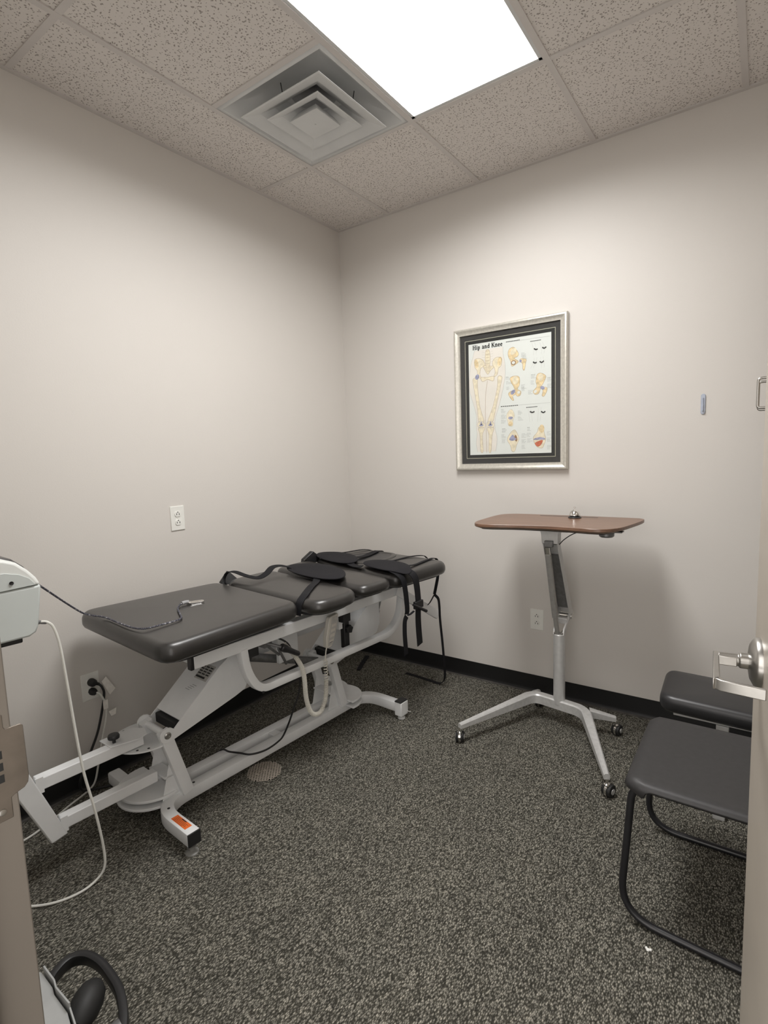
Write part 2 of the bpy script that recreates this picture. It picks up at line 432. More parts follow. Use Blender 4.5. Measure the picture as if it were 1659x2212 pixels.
# ------------------------------------------------------------------ room shell
G = .6096; X0 = .409; B0 = .699
struct('floor', mkbox(-.12, XR + .12, -4.3, .12, -.06, 0), 'carpet', smooth=False)
struct('wall_left', mkbox(-.12, 0, YF - .12, .12, -.02, H + .1), 'wall', smooth=False)
struct('wall_back', mkbox(-.005, XR + .005, 0, .12, -.02, H + .1), 'wall', smooth=False)
struct('wall_right', mkbox(XR, XR + .12, YF - .12, .12, -.02, H + .1), 'wall', smooth=False)
b = NB()
DX0, DX1, DZ = 1.575, 2.55, 2.12
box(b, -.12, DX0, YF - .12, YF, -.02, H + .1); box(b, DX1, XR + .12, YF - .12, YF, -.02, H + .1); box(b, DX0, DX1, YF - .12, YF, DZ, H + .1)
struct('wall_front', b, 'wall', smooth=False)

# ceiling: fissured tiles laid in the tee grid, with the openings of the lamp and the diffuser
xs = [0, X0, X0 + G, X0 + 2 * G, X0 + 3 * G, XR]
ys = [0, -B0, -B0 - G, -B0 - 2 * G, YF]
b = NB()
for i in range(len(xs) - 1):
    for j in range(len(ys) - 1):
        if i == 2 and j in (1, 2): continue
        if i == 1 and j == 1: continue
        box(b, xs[i] + .0005, xs[i + 1] - .0005, ys[j + 1] + .0005, ys[j] - .0005, H + .004, H + .02)
ceil = struct('ceiling', b, 'tile', smooth=False)
b = NB(); hw = .012
for x in xs[1:-1]: box(b, x - hw, x + hw, YF, 0, H - .001, H + .006)
for y in (ys[1], ys[3]): box(b, 0, XR, y - hw, y + hw, H - .0005, H + .006)
box(b, X0, X0 + G, ys[2] - hw, ys[2] + hw, H - .0003, H + .006)
for i in (3,):
    pass
struct('tee_grid', b, 'tee', ceil, smooth=False)
b = NB(); w = .020
box(b, 0, w, YF, 0, H - .002, H + .004); box(b, XR - w, XR, YF, 0, H - .002, H + .004)
box(b, 0, XR, -w, 0, H - .0025, H + .004); box(b, 0, XR, YF, YF + w, H - .0025, H + .004)
struct('wall_angle', b, 'tee', ceil, smooth=False)
# closed plenum above the openings
struct('plenum', mkbox(-.05, XR + .05, YF - .05, .05, H + .30, H + .32), 'duct', ceil, smooth=False)

# cove baseboards
def cove(name, a, bb, nrm):
    a = Vector(a); d = Vector(bb) - a; n = Vector(nrm); q = NB()
    prof = [(0, .1016), (.003, .1010), (.0035, .022), (.005, .012), (.009, .005), (.016, .002), (.016, 0), (0, 0)]
    prism(q, [a + n * u + Vector((0, 0, v)) for u, v in prof], d)
    o = struct(name, q, 'base')
    q = NB()
    prism(q, [a + n * u + Vector((0, 0, v)) for u, v in ((.0085, .0062), (.0165, .0026), (.0175, 0), (.009, 0))], d)
    struct('toe', q, 'base_toe', o)
cove('baseboard_left', (0, YF, 0), (0, 0, 0), (1, 0, 0))
cove('baseboard_back', (0, 0, 0), (XR, 0, 0), (0, -1, 0))
cove('baseboard_right', (XR, 0, 0), (XR, YF, 0), (-1, 0, 0))
cove('baseboard_front', (0, YF, 0), (1.60, YF, 0), (0, 1, 0))

# hollow metal door frame
b = NB(); JX = 1.61; JY = -2.653
def jamb(b, x, sx):   # sx = +1: opening lies towards +x
    prism(b, [(x, JY, 0), (x, YF - .13, 0), (x - sx * .05, YF - .13, 0), (x - sx * .05, JY, 0)], (0, 0, DZ - .02))
    prism(b, [(x, JY - .048, 0), (x + sx * .016, JY - .052, 0), (x + sx * .016, YF - .11, 0), (x, YF - .11, 0)], (0, 0, DZ - .04))
jamb(b, JX, 1); jamb(b, 2.515, -1)
box(b, JX - .05, 2.565, YF - .13, JY, DZ - .02, DZ + .03)
fr = struct('trim_1', b, 'frame_paint', bevel=.002)
# strike plate with its curved lip and screws
b = NB()
prism(b, [(JX + .0008, y, z) for y, z in ((-2.70, .966), (-2.661, .966), (-2.661, .992), (-2.657, .994), (-2.646, .997), (-2.6415, 1.002), (-2.6400, 1.010), (-2.6405, 1.077), (-2.6435, 1.0795), (-2.660, 1.080), (-2.6615, 1.083), (-2.6615, 1.099), (-2.70, 1.1))], (-.003, 0, 0))
st = obj('strike_plate', b, 'bronze', fr, bevel=.0008)
b = NB()
for z in (.978, 1.092): lathe(b, [(.004, 0), (.004, .001), (.0025, .0014)], (JX + .0008, -2.672, z), (1, 0, 0), 14)
obj('screw', b, 'satin', st)
b = NB()
for z in (1.02, 1.035, 1.05): box(b, JX + .0005, JX + .0011, -2.672, -2.666, z - .005, z + .005)
obj('latch_hole', b, 'black_rubber', st)

# the open door (corridor face towards the camera side)
Dh = Vector((2.458, -2.612, 0)); De = Vector((2.3535, -1.732, 0)); dd = De - Dh; DL = dd.length; ang = math.atan2(dd.y, dd.x)
door = obj('door_1', mkbox(0, DL, -.044, 0, .012, DZ - .025), 'door_paint', None, bevel=.0015, loc=Dh, rot=(0, 0, ang)); door['kind'] = 'structure'
hz = 1.018; hx = DL - .070
b = NB(); lathe(b, [(.0, .018), (.012, .018), (.03, .015), (.0395, .010), (.0425, .006), (.0428, .0), (.0, 0)], (hx, 0, hz), (0, 1, 0), 48)
rose = obj('rose', b, 'satin', door)
b = NB()
lathe(b, [(.0135, .012), (.0135, .030), (.0105, .031), (.0105, .062)], (hx, 0, hz), (0, 1, 0), 24)
# D-shaped lever: neck block, straight grip, return
box(b, hx - .013, hx + .0085, .034, .066, hz - .0084, hz + .0084)
prism(b, [(hx + .009, .060, hz - .009), (hx + .009, .069, hz - .009), (hx - .126, .076, hz - .009), (hx - .120, .066, hz - .009)], (0, 0, .018))
prism(b, [(hx - .120, .0757, hz - .009), (hx - .130, .066, hz - .009), (hx - .142, .008, hz - .009), (hx - .136, .008, hz - .009), (hx - .124, .060, hz - .009), (hx - .114, .066, hz - .009)], (0, 0, .018))
obj('door_handle', b, 'satin', door, bevel=.0015)
b = NB(); box(b, DL - .0005, DL + .0008, -.036, -.008, hz - .028, hz + .028); box(b, DL, DL + .009, -.029, -.015, hz - .009, hz + .009)
obj('latch', b, 'satin', door, bevel=.0006)
b = NB()
for z in (.25, 1.07, 1.85): cyl(b, (.002, .006, z - .05), (.002, .006, z + .05), .006); box(b, -.02, .0, -.03, .004, z - .05, z + .05)
obj('hinge', b, 'satin', door)

# wall cabinet beyond the door: only its pull reaches into the picture
cab = thing('wall_cabinet', 'wall cabinet behind the open door, shown by its thin steel pull handle', 'cabinet', (XR, -.60, 1.36))
obj('body', mkbox(-.305, -.003, -.45, .36, 0, .76), 'door_paint', cab, bevel=.002)
for i, (ya, yb, hy) in enumerate(((-.45, -.046, -.12), (-.043, .36, -.0))):
    d = obj('door', mkbox(-.322, -.306, ya, yb, 0.002, .758), 'door_paint', cab, bevel=.002)
    yy = hy if i == 0 else .02
    b = NB(); tube(b, fillet([(-.322, yy, .145), (-.350, yy, .145), (-.350, yy, .241), (-.322, yy, .241)], .010), .0042, 12)
    obj('handle', b, 'satin', d)

# ------------------------------------------------------------------ ceiling lamp
LX0, LX1, LY0, LY1 = xs[2] + hw, xs[3] - hw, ys[3] + hw, ys[1] - hw
lamp = thing('ceiling_light', 'bright rectangular recessed ceiling light panel beside the square air diffuser', 'ceiling light', ((LX0 + LX1) / 2, (LY0 + LY1) / 2, H))
hx_, hy_ = (LX1 - LX0) / 2, (LY1 - LY0) / 2
b = NB()
for a in ((-hx_, hx_, -hy_, -hy_ + .014), (-hx_, hx_, hy_ - .014, hy_), (-hx_, -hx_ + .014, -hy_, hy_), (hx_ - .014, hx_, -hy_, hy_)): box(b, *a, .002, .012)
obj('trim_frame', b, 'diffuser', lamp, smooth=False)
b = NB(); box(b, -hx_, hx_, -hy_, hy_, .10, .11)
for a in ((-hx_, hx_, -hy_, -hy_ + .003), (-hx_, hx_, hy_ - .003, hy_), (-hx_, -hx_ + .003, -hy_, hy_), (hx_ - .003, hx_, -hy_, hy_)): box(b, *a, .012, .10)
obj('housing', b, 'diffuser', lamp, smooth=False)
lens = obj('lens', mkbox(-hx_ + .010, hx_ - .010, -hy_ + .010, hy_ - .010, .007, .010), 'lens', lamp, smooth=False)

al = bpy.data.lights.new('ceiling_light_lamp', 'AREA'); al.shape = 'RECTANGLE'; al.size = 2 * hx_ - .03; al.size_y = 2 * hy_ - .03
al.energy = WATT; al.color = (1.0, .985, .965); al.spread = math.radians(SPREAD)
ao = bpy.data.objects.new('lamp', al); C.objects.link(ao); ao.parent = lamp; ao.location = (0, 0, .0055)

# ------------------------------------------------------------------ air diffuser
dc = Vector((X0 + G / 2, -B0 - G / 2, H)); df = thing('air_diffuser', 'square white ceiling air diffuser with stepped louvers beside the light panel', 'vent', dc)
def sq(h, z): return [Vector(p) for p in ((-h, -h, z), (h, -h, z), (h, h, z), (-h, h, z))]
def frusta(levels, th=.0012):
    b = NB(); rr = []
    for h, z in levels: rr.append([b.verts.new(p) for p in sq(h, z)])
    for A, B in zip(rr, rr[1:]):
        for i in range(4): b.faces.new((A[i], A[(i + 1) % 4], B[(i + 1) % 4], B[i]))
    return b
def shell(name, b, m, p, th=.0015):
    o = obj(name, b, m, p, smooth=False); s = o.modifiers.new('Solid', 'SOLIDIFY'); s.thickness = th; return o
b = NB(); h0 = G / 2 - .0125; oc = sq(h0, .0); rr = []
N = 32
def sqr(h, a):
    c, s = math.cos(a), math.sin(a); k = max(abs(c), abs(s)); return (h * c / k, h * s / k)
levels = [(h0, 0, 1), (.274, -.001, 1), (.266, .006, 1), (.235, .036, .97), (.18, .060, .8), (.12, .074, .3), (.098, .080, 0), (.098, .19, 0)]
for h, z, q in levels:
    ring = []
    for i in range(N):
        a = 2 * PI * i / N + PI / 4; x, y = sqr(h, a); cx, cy = h * math.cos(a), h * math.sin(a)
        ring.append(b.verts.new((x * q + cx * (1 - q), y * q + cy * (1 - q), z)))
    rr.append(ring)
for A, B in zip(rr, rr[1:]):
    for i in range(N): b.faces.new((A[i], A[(i + 1) % N], B[(i + 1) % N], B[i]))
o = obj('back_pan', b, 'diffuser', df, angle=25); s = o.modifiers.new('Solid', 'SOLIDIFY'); s.thickness = .0015
b = NB(); lathe(b, [(.096, .185), (0, .185)]); obj('duct', b, 'duct', df)
shell('louver', frusta([(.222, -.028), (.215, -.0285), (.165, -.010), (.120, .018), (.085, .050)]), 'diffuser', df, .002)
shell('louver', frusta([(.146, -.031), (.140, -.0315), (.100, -.014), (.065, .012), (.045, .030)]), 'diffuser', df, .002)
b = frusta([(.055, .0), (.072, -.024), (.077, -.034), (.0765, -.036)]); b.faces.new([b.verts.new(p) for p in sq(.0765, -.036)])
bmesh.ops.remove_doubles(b, verts=b.verts, dist=.0001)
shell('louver', b, 'diffuser', df)
b = NB(); lathe(b, [(.004, -.0365), (.003, -.0385), (0, -.039)]); obj('screw', b, 'diffuser', df)
b = NB()
for x, y in ((-.19, -.02), (.19, .02), (0.0, .19), (0, -.19)): cyl(b, (x, y, -.018), (x * 1.06, y * 1.06, .03), .0018, n=8)
obj('hanger_wire', b, 'black_plastic', df)

# ------------------------------------------------------------------ outlets, wall hook
def outlet(name, label, loc, rz, plugs=False):
    t = thing(name, label, 'outlet', loc, rz)
    b = NB(); box(b, -.038, .038, 0, .005, -.060, .060); obj('cover_plate', b, 'white_plastic', t, bevel=.003, seg=3)
    for s in (-1, 1):
        b = NB(); cz = s * .0205
        pr = [(.0165 * math.cos(a), cz + max(-.0135, min(.0135, .0165 * math.sin(a)))) for a in [2 * PI * i / 28 for i in range(28)]]
        prism(b, [(x, .004, z) for x, z in pr], (0, .004, 0))
        rc = obj('receptacle', b, 'white_plastic', t, bevel=.0008)
        b = NB(); box(b, -.0085, -.0055, .0078, .0084, cz - .006, cz + .004); box(b, .0055, .0085, .0078, .0084, cz - .005, cz + .004)
        lathe(b, [(.0028, 0), (.0028, .0005)], (0, .0079, cz + .0095), (0, 1, 0), 12)
        obj('slot', b, 'black_rubber', rc)
    b = NB(); lathe(b, [(.003, .005), (.003, .006), (.002, .0065)], (0, 0, 0), (0, 1, 0), 12); obj('screw', b, 'white_plastic', t)
    return t
outlet('wall_outlet', 'white duplex wall outlet on the left wall above the treatment table', (0, -1.351, 1.118), -PI / 2)
outlet('wall_outlet', 'white duplex wall outlet low on the left wall with two black plugs in it', (0, -1.834, .440), -PI / 2)
outlet('wall_outlet', 'white duplex wall outlet on the back wall behind the rolling desk column', (1.332, 0, .433), PI)
b = NB()
pr = [(.0095 * math.cos(a), (.037 if math.sin(a) >= 0 else -.037) + .0095 * math.sin(a)) for a in [2 * PI * i / 32 for i in range(32)]]
hk = thing('wall_hook', 'small blue-grey clear plastic adhesive hook on the back wall', 'hook', (2.116, 0, 1.574))
prism(b, [(x, 0, z) for x, z in pr], (0, -.005, 0)); obj('adhesive_base', b, 'blue_plastic', hk, bevel=.0015)
b = NB(); tube(b, fillet([(0, -.005, .028), (0, -.008, .0), (0, -.0075, -.028), (0, -.012, -.034), (0, -.0125, -.024)], .004), .0030, 10); obj('hook_arm', b, 'blue_plastic', hk)

# ------------------------------------------------------------------ floor drain, scrap
dr = thing('floor_drain', 'round perforated floor grate set in the carpet beside the treatment table', 'floor drain', (.574, -1.39, 0), .72)
b = NB(); lathe(b, [(.073, .0008), (.0, .0008)]); obj('pit', b, 'pit', dr)
b = NB(); R = .074
for k in range(-6, 7):
    c = k * .0118
    if abs(c) < R:
        L = math.sqrt(R * R - c * c); L = round(L / .0118) * .0118
        box(b, c - .0022, c + .0022, -L, L, .001, .0035); box(b, -L, L, c - .0022, c + .0022, .0011, .0036)
obj('grate', b, 'tan_metal', dr, bevel=.0005)
for p in ((.0, .006), (-.032, -.018)):
    b = NB(); lathe(b, [(.007, .001), (.007, .0042), (.0, .0048)], (p[0], p[1], 0)); obj('screw', b, 'tan_metal', dr)
b = NB()
for i, (x, y, r) in enumerate(((0, 0, .005), (.006, .003, .004), (-.005, .004, .0035))): lathe(b, [(0, 0), (r, .001), (r * .8, .004), (0, .0055)], (x, y, 0), (0, 0, 1), 9)
tag(obj('paper_scrap', b, 'drop_white', None, loc=(2.138, -1.397, 0)), 'tiny white paper scrap on the carpet under the black chair', 'scrap')

# ------------------------------------------------------------------ framed chart
FX, FZ = 1.179, 1.6885; PW, PH = .328, .4045
pf = thing('framed_poster', 'silver framed Hip and Knee anatomy chart hanging on the back wall', 'picture', (FX, 0, FZ))
def frame_ring(b, W, Hh, w, prof):
    """mitred picture frame; prof: (distance inwards, depth)"""
    cs = [(-1, -1), (1, -1), (1, 1), (-1, 1)]; rr = []
    for dn, dp in prof: rr.append([b.verts.new((cx * (W - dn), -dp, cz * (Hh - dn))) for cx, cz in cs])
    n = len(rr)
    for k in range(n):
        A, B = rr[k], rr[(k + 1) % n]
        for i in range(4): b.faces.new((A[i], A[(i + 1) % 4], B[(i + 1) % 4], B[i]))
b = NB(); frame_ring(b, PW, PH, .04, [(0, .004), (0, .024), (.005, .030), (.012, .031), (.020, .027), (.032, .022), (.037, .022), (.037, .008), (.03, .004)])
obj('picture_frame', b, 'frame_silver', pf, angle=25)
def ring2(b, W0, H0, W1, H1, d):
    A = [b.verts.new((s * W0, -d, t * H0)) for s, t in ((-1, -1), (1, -1), (1, 1), (-1, 1))]; B = [b.verts.new((s * W1, -d, t * H1)) for s, t in ((-1, -1), (1, -1), (1, 1), (-1, 1))]
    for i in range(4): b.faces.new((A[i], A[(i + 1) % 4], B[(i + 1) % 4], B[i]))
mw, mh = .2625, .337
b = NB(); box(b, -.293, -mw + .004, -.013, -.009, -.37, .37); box(b, mw - .004, .293, -.013, -.009, -.37, .37); box(b, -mw + .004, mw - .004, -.013, -.009, mh - .004, .37); box(b, -mw + .004, mw - .004, -.013, -.009, -.37, -mh + .004)
mt = obj('mat_board', b, 'matboard', pf, smooth=False)
b = NB(); ring2(b, mw, mh, mw - .003, mh - .003, .0134); obj('mat_bevel', b, 'bevel_gold', mt, smooth=False)
b = NB(); ring2(b, mw - .003, mh - .003, .240, .316, .0128); obj('inner_mat', b, 'inner_dark', pf, smooth=False)
CH={'bodyL':[(0.085,0.946),(0.062,0.883),(0.029,0.808),(0.01,0.693),(0.008,0.604),(0.037,0.515),(0.079,0.409),(0.097,0.335),(0.091,0.261),(0.099,0.187),(0.087,0.113),(0.101,0.031)],'bodyR':[(0.438,0.937),(0.44,0.874),(0.461,0.795),(0.463,0.697),(0.438,0.587),(0.401,0.477),(0.36,0.379),(0.333,0.316),(0.331,0.236),(0.355,0.149),(0.343,0.062),(0.333,0.032)],'crotch':[(0.242,0.66),(0.231,0.611),(0.215,0.518),(0.209,0.359),(0.209,0.286),(0.219,0.212),(0.221,0.021)],'iliumL':[(0.081,0.846),(0.099,0.864),(0.153,0.861),(0.194,0.839),(0.213,0.798),(0.161,0.775),(0.149,0.724),(0.163,0.688),(0.118,0.705),(0.114,0.757),(0.087,0.787)],'iliumR':[(0.421,0.827),(0.407,0.846),(0.368,0.853),(0.326,0.841),(0.306,0.8),(0.331,0.765),(0.339,0.723),(0.324,0.688),(0.366,0.707),(0.38,0.754),(0.415,0.779)],'sacrum':[(0.192,0.792),(0.244,0.792),(0.326,0.776),(0.285,0.748),(0.248,0.716),(0.213,0.754)],'spine':[(0.225,0.918),(0.273,0.916),(0.275,0.792),(0.223,0.797)],'pubis':[(0.159,0.694),(0.242,0.691),(0.324,0.691),(0.314,0.653),(0.246,0.669),(0.18,0.658)],'femL':[(0.058,0.688),(0.112,0.691),(0.116,0.612),(0.143,0.434),(0.192,0.3),(0.128,0.297),(0.105,0.437),(0.062,0.638)],'femR':[(0.424,0.68),(0.374,0.685),(0.364,0.593),(0.31,0.433),(0.24,0.299),(0.302,0.296),(0.349,0.429),(0.413,0.631)],'kneeL':[(0.114,0.297),(0.155,0.307),(0.202,0.286),(0.2,0.253),(0.155,0.243),(0.11,0.261)],'kneeR':[(0.229,0.292),(0.275,0.3),(0.316,0.284),(0.316,0.251),(0.269,0.242),(0.231,0.255)],'tibL':[(0.118,0.245),(0.196,0.242),(0.169,0.177),(0.176,0.037),(0.145,0.037),(0.136,0.179)],'tibR':[(0.233,0.243),(0.316,0.24),(0.293,0.173),(0.277,0.034),(0.25,0.035),(0.252,0.174)],'A':[(0.527,0.913),(0.574,0.915),(0.622,0.863),(0.612,0.836),(0.574,0.823),(0.622,0.794),(0.593,0.773),(0.543,0.76),(0.529,0.803),(0.502,0.847),(0.502,0.888)],'A2':[(0.636,0.806),(0.669,0.814),(0.713,0.8),(0.707,0.773),(0.692,0.716),(0.674,0.721),(0.669,0.768),(0.645,0.789)],'B':[(0.523,0.661),(0.572,0.674),(0.63,0.66),(0.634,0.6),(0.61,0.56),(0.649,0.537),(0.638,0.504),(0.599,0.502),(0.581,0.541),(0.562,0.586),(0.533,0.622)],'B2':[(0.502,0.533),(0.552,0.551),(0.589,0.521),(0.552,0.505),(0.564,0.469),(0.545,0.47),(0.51,0.505)],'Cc':[(0.837,0.663),(0.882,0.672),(0.934,0.644),(0.915,0.601),(0.882,0.56),(0.855,0.508),(0.814,0.5),(0.789,0.527),(0.833,0.565),(0.822,0.606)],'C2':[(0.874,0.554),(0.942,0.549),(0.946,0.522),(0.915,0.48),(0.89,0.486),(0.901,0.526)],'D':[(0.51,0.385),(0.543,0.387),(0.572,0.34),(0.554,0.297),(0.548,0.248),(0.498,0.251),(0.488,0.286),(0.475,0.344)],'E':[(0.566,0.212),(0.595,0.19),(0.62,0.132),(0.595,0.083),(0.57,0.028),(0.535,0.028),(0.517,0.078),(0.481,0.13),(0.517,0.185)],'F':[(0.853,0.221),(0.905,0.218),(0.913,0.177),(0.932,0.122),(0.913,0.075),(0.89,0.046),(0.835,0.056),(0.798,0.099),(0.791,0.141),(0.835,0.18)],'F2':[(0.81,0.091),(0.895,0.113),(0.88,0.075),(0.839,0.059)],'Eb':[(0.512,0.143),(0.548,0.171),(0.576,0.141),(0.595,0.133),(0.545,0.117),(0.506,0.128)],'Fb':[(0.798,0.127),(0.862,0.138),(0.921,0.128),(0.921,0.116),(0.862,0.117),(0.802,0.116)],'arc1':[(0.802,0.882),(0.822,0.871),(0.845,0.874)],'arc2':[(0.895,0.882),(0.917,0.872),(0.94,0.882)],'arc3':[(0.791,0.773),(0.81,0.762),(0.833,0.765)],'arc4':[(0.866,0.77),(0.888,0.759),(0.913,0.77)],'arc5':[(0.752,0.36),(0.779,0.351),(0.806,0.357)],'arc6':[(0.88,0.354),(0.905,0.343),(0.928,0.352)],'l1':[(0.473,0.968),(0.979,0.964)],'l2':[(0.405,0.423),(0.981,0.422)],'h1':[(0.477,0.975),(0.643,0.97)],'h2':[(0.76,0.948),(0.884,0.945)],'h3':[(0.405,0.426),(0.618,0.425)],'h4':[(0.709,0.401),(0.841,0.401)],'leg1':[(0.779,0.928),(0.798,0.872),(0.795,0.828)],'leg2':[(0.866,0.924),(0.888,0.875),(0.884,0.83)],'leg3':[(0.806,0.803),(0.795,0.764),(0.762,0.719)],'leg4':[(0.874,0.803),(0.884,0.756),(0.888,0.715)],'leg5':[(0.731,0.379),(0.742,0.33),(0.75,0.273)],'leg6':[(0.849,0.385),(0.845,0.324),(0.839,0.27)],'title':[(0.054,0.946),(0.434,0.948),(0.054,0.972),(0.434,0.97)],'T':[(0.479,0.672),(0.483,0.633),(0.488,0.584),(0.665,0.858),(0.68,0.839),(0.663,0.592),(0.667,0.57),(0.777,0.667),(0.773,0.617),(0.961,0.628),(0.961,0.574),(0.744,0.537),(0.419,0.396),(0.419,0.348),(0.419,0.305),(0.622,0.371),(0.622,0.322),(0.428,0.225),(0.421,0.176),(0.426,0.132),(0.663,0.173),(0.663,0.124),(0.663,0.075),(0.731,0.226),(0.725,0.177),(0.731,0.128),(0.957,0.182),(0.957,0.128),(0.957,0.065)]}
# printed chart: flat ink shapes on the paper
PU0, PU1, PV0, PV1 = -.2425, .2425, -.318, .318
def uvp(u, v, d): return (PU0 + u * (PU1 - PU0), -d, PV0 + v * (PV1 - PV0))
chart = obj('chart_sheet', mkbox(PU0, PU1, -.0122, -.0112, PV0, PV1), 'paper', pf, smooth=False)
def poly(b, pts, d, mi=0, smooth=True, n=5):
    q = catmull([(p[0], p[1], 0) for p in pts], n, True) if smooth else [Vector((p[0], p[1], 0)) for p in pts]
    vs = [b.verts.new(uvp(p.x, p.y, d)) for p in q]
    f = b.faces.new(vs); f.material_index = mi
    return q
def stroke(b, pts, w, d, mi=0, smooth=True, closed=False, n=5):
    """w in metres"""
    q = catmull([(p[0], p[1], 0) for p in pts], n, closed) if smooth and len(pts) > 2 else [Vector((p[0], p[1], 0)) for p in pts]
    q = [Vector(uvp(p.x, p.y, d)) for p in q]
    L = len(q); prev = None; first = None
    for i in range(L):
        t = (q[(i + 1) % L] - q[i - 1]) if closed else (q[min(i + 1, L - 1)] - q[max(i - 1, 0)])
        if t.length < 1e-9: continue
        t.normalize(); s = Vector((-t.z, 0, t.x)) * w / 2
        cur = (b.verts.new(q[i] + s), b.verts.new(q[i] - s))
        if prev:
            f = b.faces.new((prev[0], cur[0], cur[1], prev[1])); f.material_index = mi
        else: first = cur
        prev = cur
    if closed and first:
        f = b.faces.new((prev[0], first[0], first[1], prev[1])); f.material_index = mi
MS = ['skin', 'bone', 'bone_pale', 'bone_line', 'joint', 'muscle', 'line_grey', 'ink', 'ink_grey', 'paper']
b = NB()
# body silhouette
def across(pts, v):
    q = catmull([(p[0], p[1], 0) for p in pts], 8); best = min(q, key=lambda p: abs(p.y - v)); return best.x
rows = []
for i in range(61):
    v = .03 + (.935 - .03) * i / 60; rows.append((b.verts.new(uvp(across(CH['bodyL'], v), v, .0124)), b.verts.new(uvp(across(CH['bodyR'], v), v, .0124))))
for p, q in zip(rows, rows[1:]):
    f = b.faces.new((p[0], p[1], q[1], q[0])); f.material_index = 0
# paler wash inside the thighs
stroke(b, CH['bodyL'], .0016, .0126, 6); stroke(b, CH['bodyR'], .0016, .0126, 6); stroke(b, CH['crotch'], .0014, .0126, 3)
for k, mi, out_, d in (('spine', 2, 3, .0127), ('iliumL', 2, 3, .0127), ('iliumR', 2, 3, .0127), ('sacrum', 2, 3, .0128), ('pubis', 2, 3, .0129), ('femL', 2, 3, .0128), ('femR', 2, 3, .0128),
                       ('kneeL', 2, 4, .0129), ('kneeR', 2, 4, .0129), ('tibL', 2, 3, .0128), ('tibR', 2, 3, .0128), ('A', 1, 3, .0126), ('A2', 1, 3, .0126), ('B', 1, 3, .0126), ('B2', 1, 3, .0127),
                       ('Cc', 1, 3, .0126), ('C2', 1, 3, .0127), ('D', 2, 6, .0126), ('E', 2, 3, .0126), ('F', 2, 3, .0126)):
    poly(b, CH[k], d, mi); stroke(b, CH[k], .0011, d + .0001, out_, closed=True)
def cen(k): return (sum(p[0] for p in CH[k]) / len(CH[k]), sum(p[1] for p in CH[k]) / len(CH[k]))
def blob(u, v, ru, rv, mi, d, rot=0):
    pts = [(u + (ru * math.cos(a) * math.cos(rot) - rv * math.sin(a) * math.sin(rot)), v + (ru * math.cos(a) * math.sin(rot) + rv * math.sin(a) * math.cos(rot))) for a in [2 * PI * i / 14 for i in range(14)]]
    vs = [b.verts.new(uvp(x, y, d)) for x, y in pts]; f = b.faces.new(vs); f.material_index = mi
# shading of the iliac wings, ligaments, vertebrae
for k, s in (('iliumL', -1), ('iliumR', 1)):
    x, y = cen(k); blob(x + s * .035, y + .035, .026, .040, 1, .0128, -s * .4)
sx, sy = cen('spine')
for i in range(5):
    stroke(b, [(sx - .022, sy - .05 + i * .028), (sx + .022, sy - .05 + i * .028)], .0012, .0129, 3, False)
    stroke(b, [(sx - .07, sy - .03 + i * .022), (sx - .035, sy - .035 + i * .022)], .0008, .0127, 6, False); stroke(b, [(sx + .035, sy - .035 + i * .022), (sx + .07, sy - .03 + i * .022)], .0008, .0127, 6, False)
sx, sy = cen('sacrum')
for i in range(4): stroke(b, [(sx - .045 + i * .007, sy + .012 - i * .012), (sx + .045 - i * .007, sy + .012 - i * .012)], .0011, .0130, 3, False)
for k in ('kneeL', 'kneeR'):
    x, y = cen(k); blob(x, y - .004, .026, .010, 4, .0131); blob(x, y + .012, .009, .016, 4, .0131)
x, y = CH['femL'][1]; blob(x + .0, y + .012, .028, .022, 4, .0131, .5)
for k, dx, dy, ru, rv, mi, ro in (('A', .0, -.05, .030, .020, 3, 0), ('A', .0, -.05, .020, .013, 9, 0), ('A', .0, .045, .04, .025, 2, .4), ('A2', -.028, .02, .014, .012, 4, 0), ('B', -.01, .05, .035, .035, 2, 0), ('B', .03, -.055, .018, .012, 9, 0),
                                  ('B2', .01, .03, .030, .018, 4, .5), ('Cc', .02, .055, .03, .03, 2, 0), ('Cc', -.04, -.06, .018, .013, 9, .4), ('C2', -.015, .03, .026, .014, 4, -.3), ('D', 0, .0, .03, .012, 4, 0), ('D', 0, -.05, .026, .02, 1, 0), ('E', .03, .02, .016, .03, 3, .3)):
    x, y = cen(k); blob(x + dx, y + dy, ru, rv, mi, .0130 if mi != 9 else .0132, ro)
poly(b, CH['Eb'], .0131, 4); poly(b, CH['Fb'], .0131, 4); poly(b, CH['F2'], .0132, 5)
x, y = cen('F'); blob(x + .02, y + .075, .03, .035, 1, .0128); x, y = cen('E'); blob(x, y + .02, .01, .02, 4, .0132)
for k in ('leg1', 'leg2', 'leg3', 'leg4', 'leg5', 'leg6'):
    stroke(b, CH[k], .0008, .0126, 6); stroke(b, [(u + .030, v + .004) for u, v in CH[k]], .0008, .0126, 6)
for k in ('arc1', 'arc2', 'arc3', 'arc4', 'arc5', 'arc6'): stroke(b, CH[k], .0068, .0130, 7)
for k in ('l1', 'l2'): stroke(b, CH[k], .0009, .0126, 8, False)
for k in ('h1', 'h2', 'h3', 'h4'):   # section headings, too small to read: broken dark dashes
    (u0, v0), (u1, v1) = CH[k]; n = 9
    v1 = v0
    for i in range(n):
        a = i / n; stroke(b, [(u0 + (u1 - u0) * a, v0 - .004), (u0 + (u1 - u0) * (a + .75 / n), v0 - .004)], .0038, .0127, 7, False)
rnd = random.Random(7)
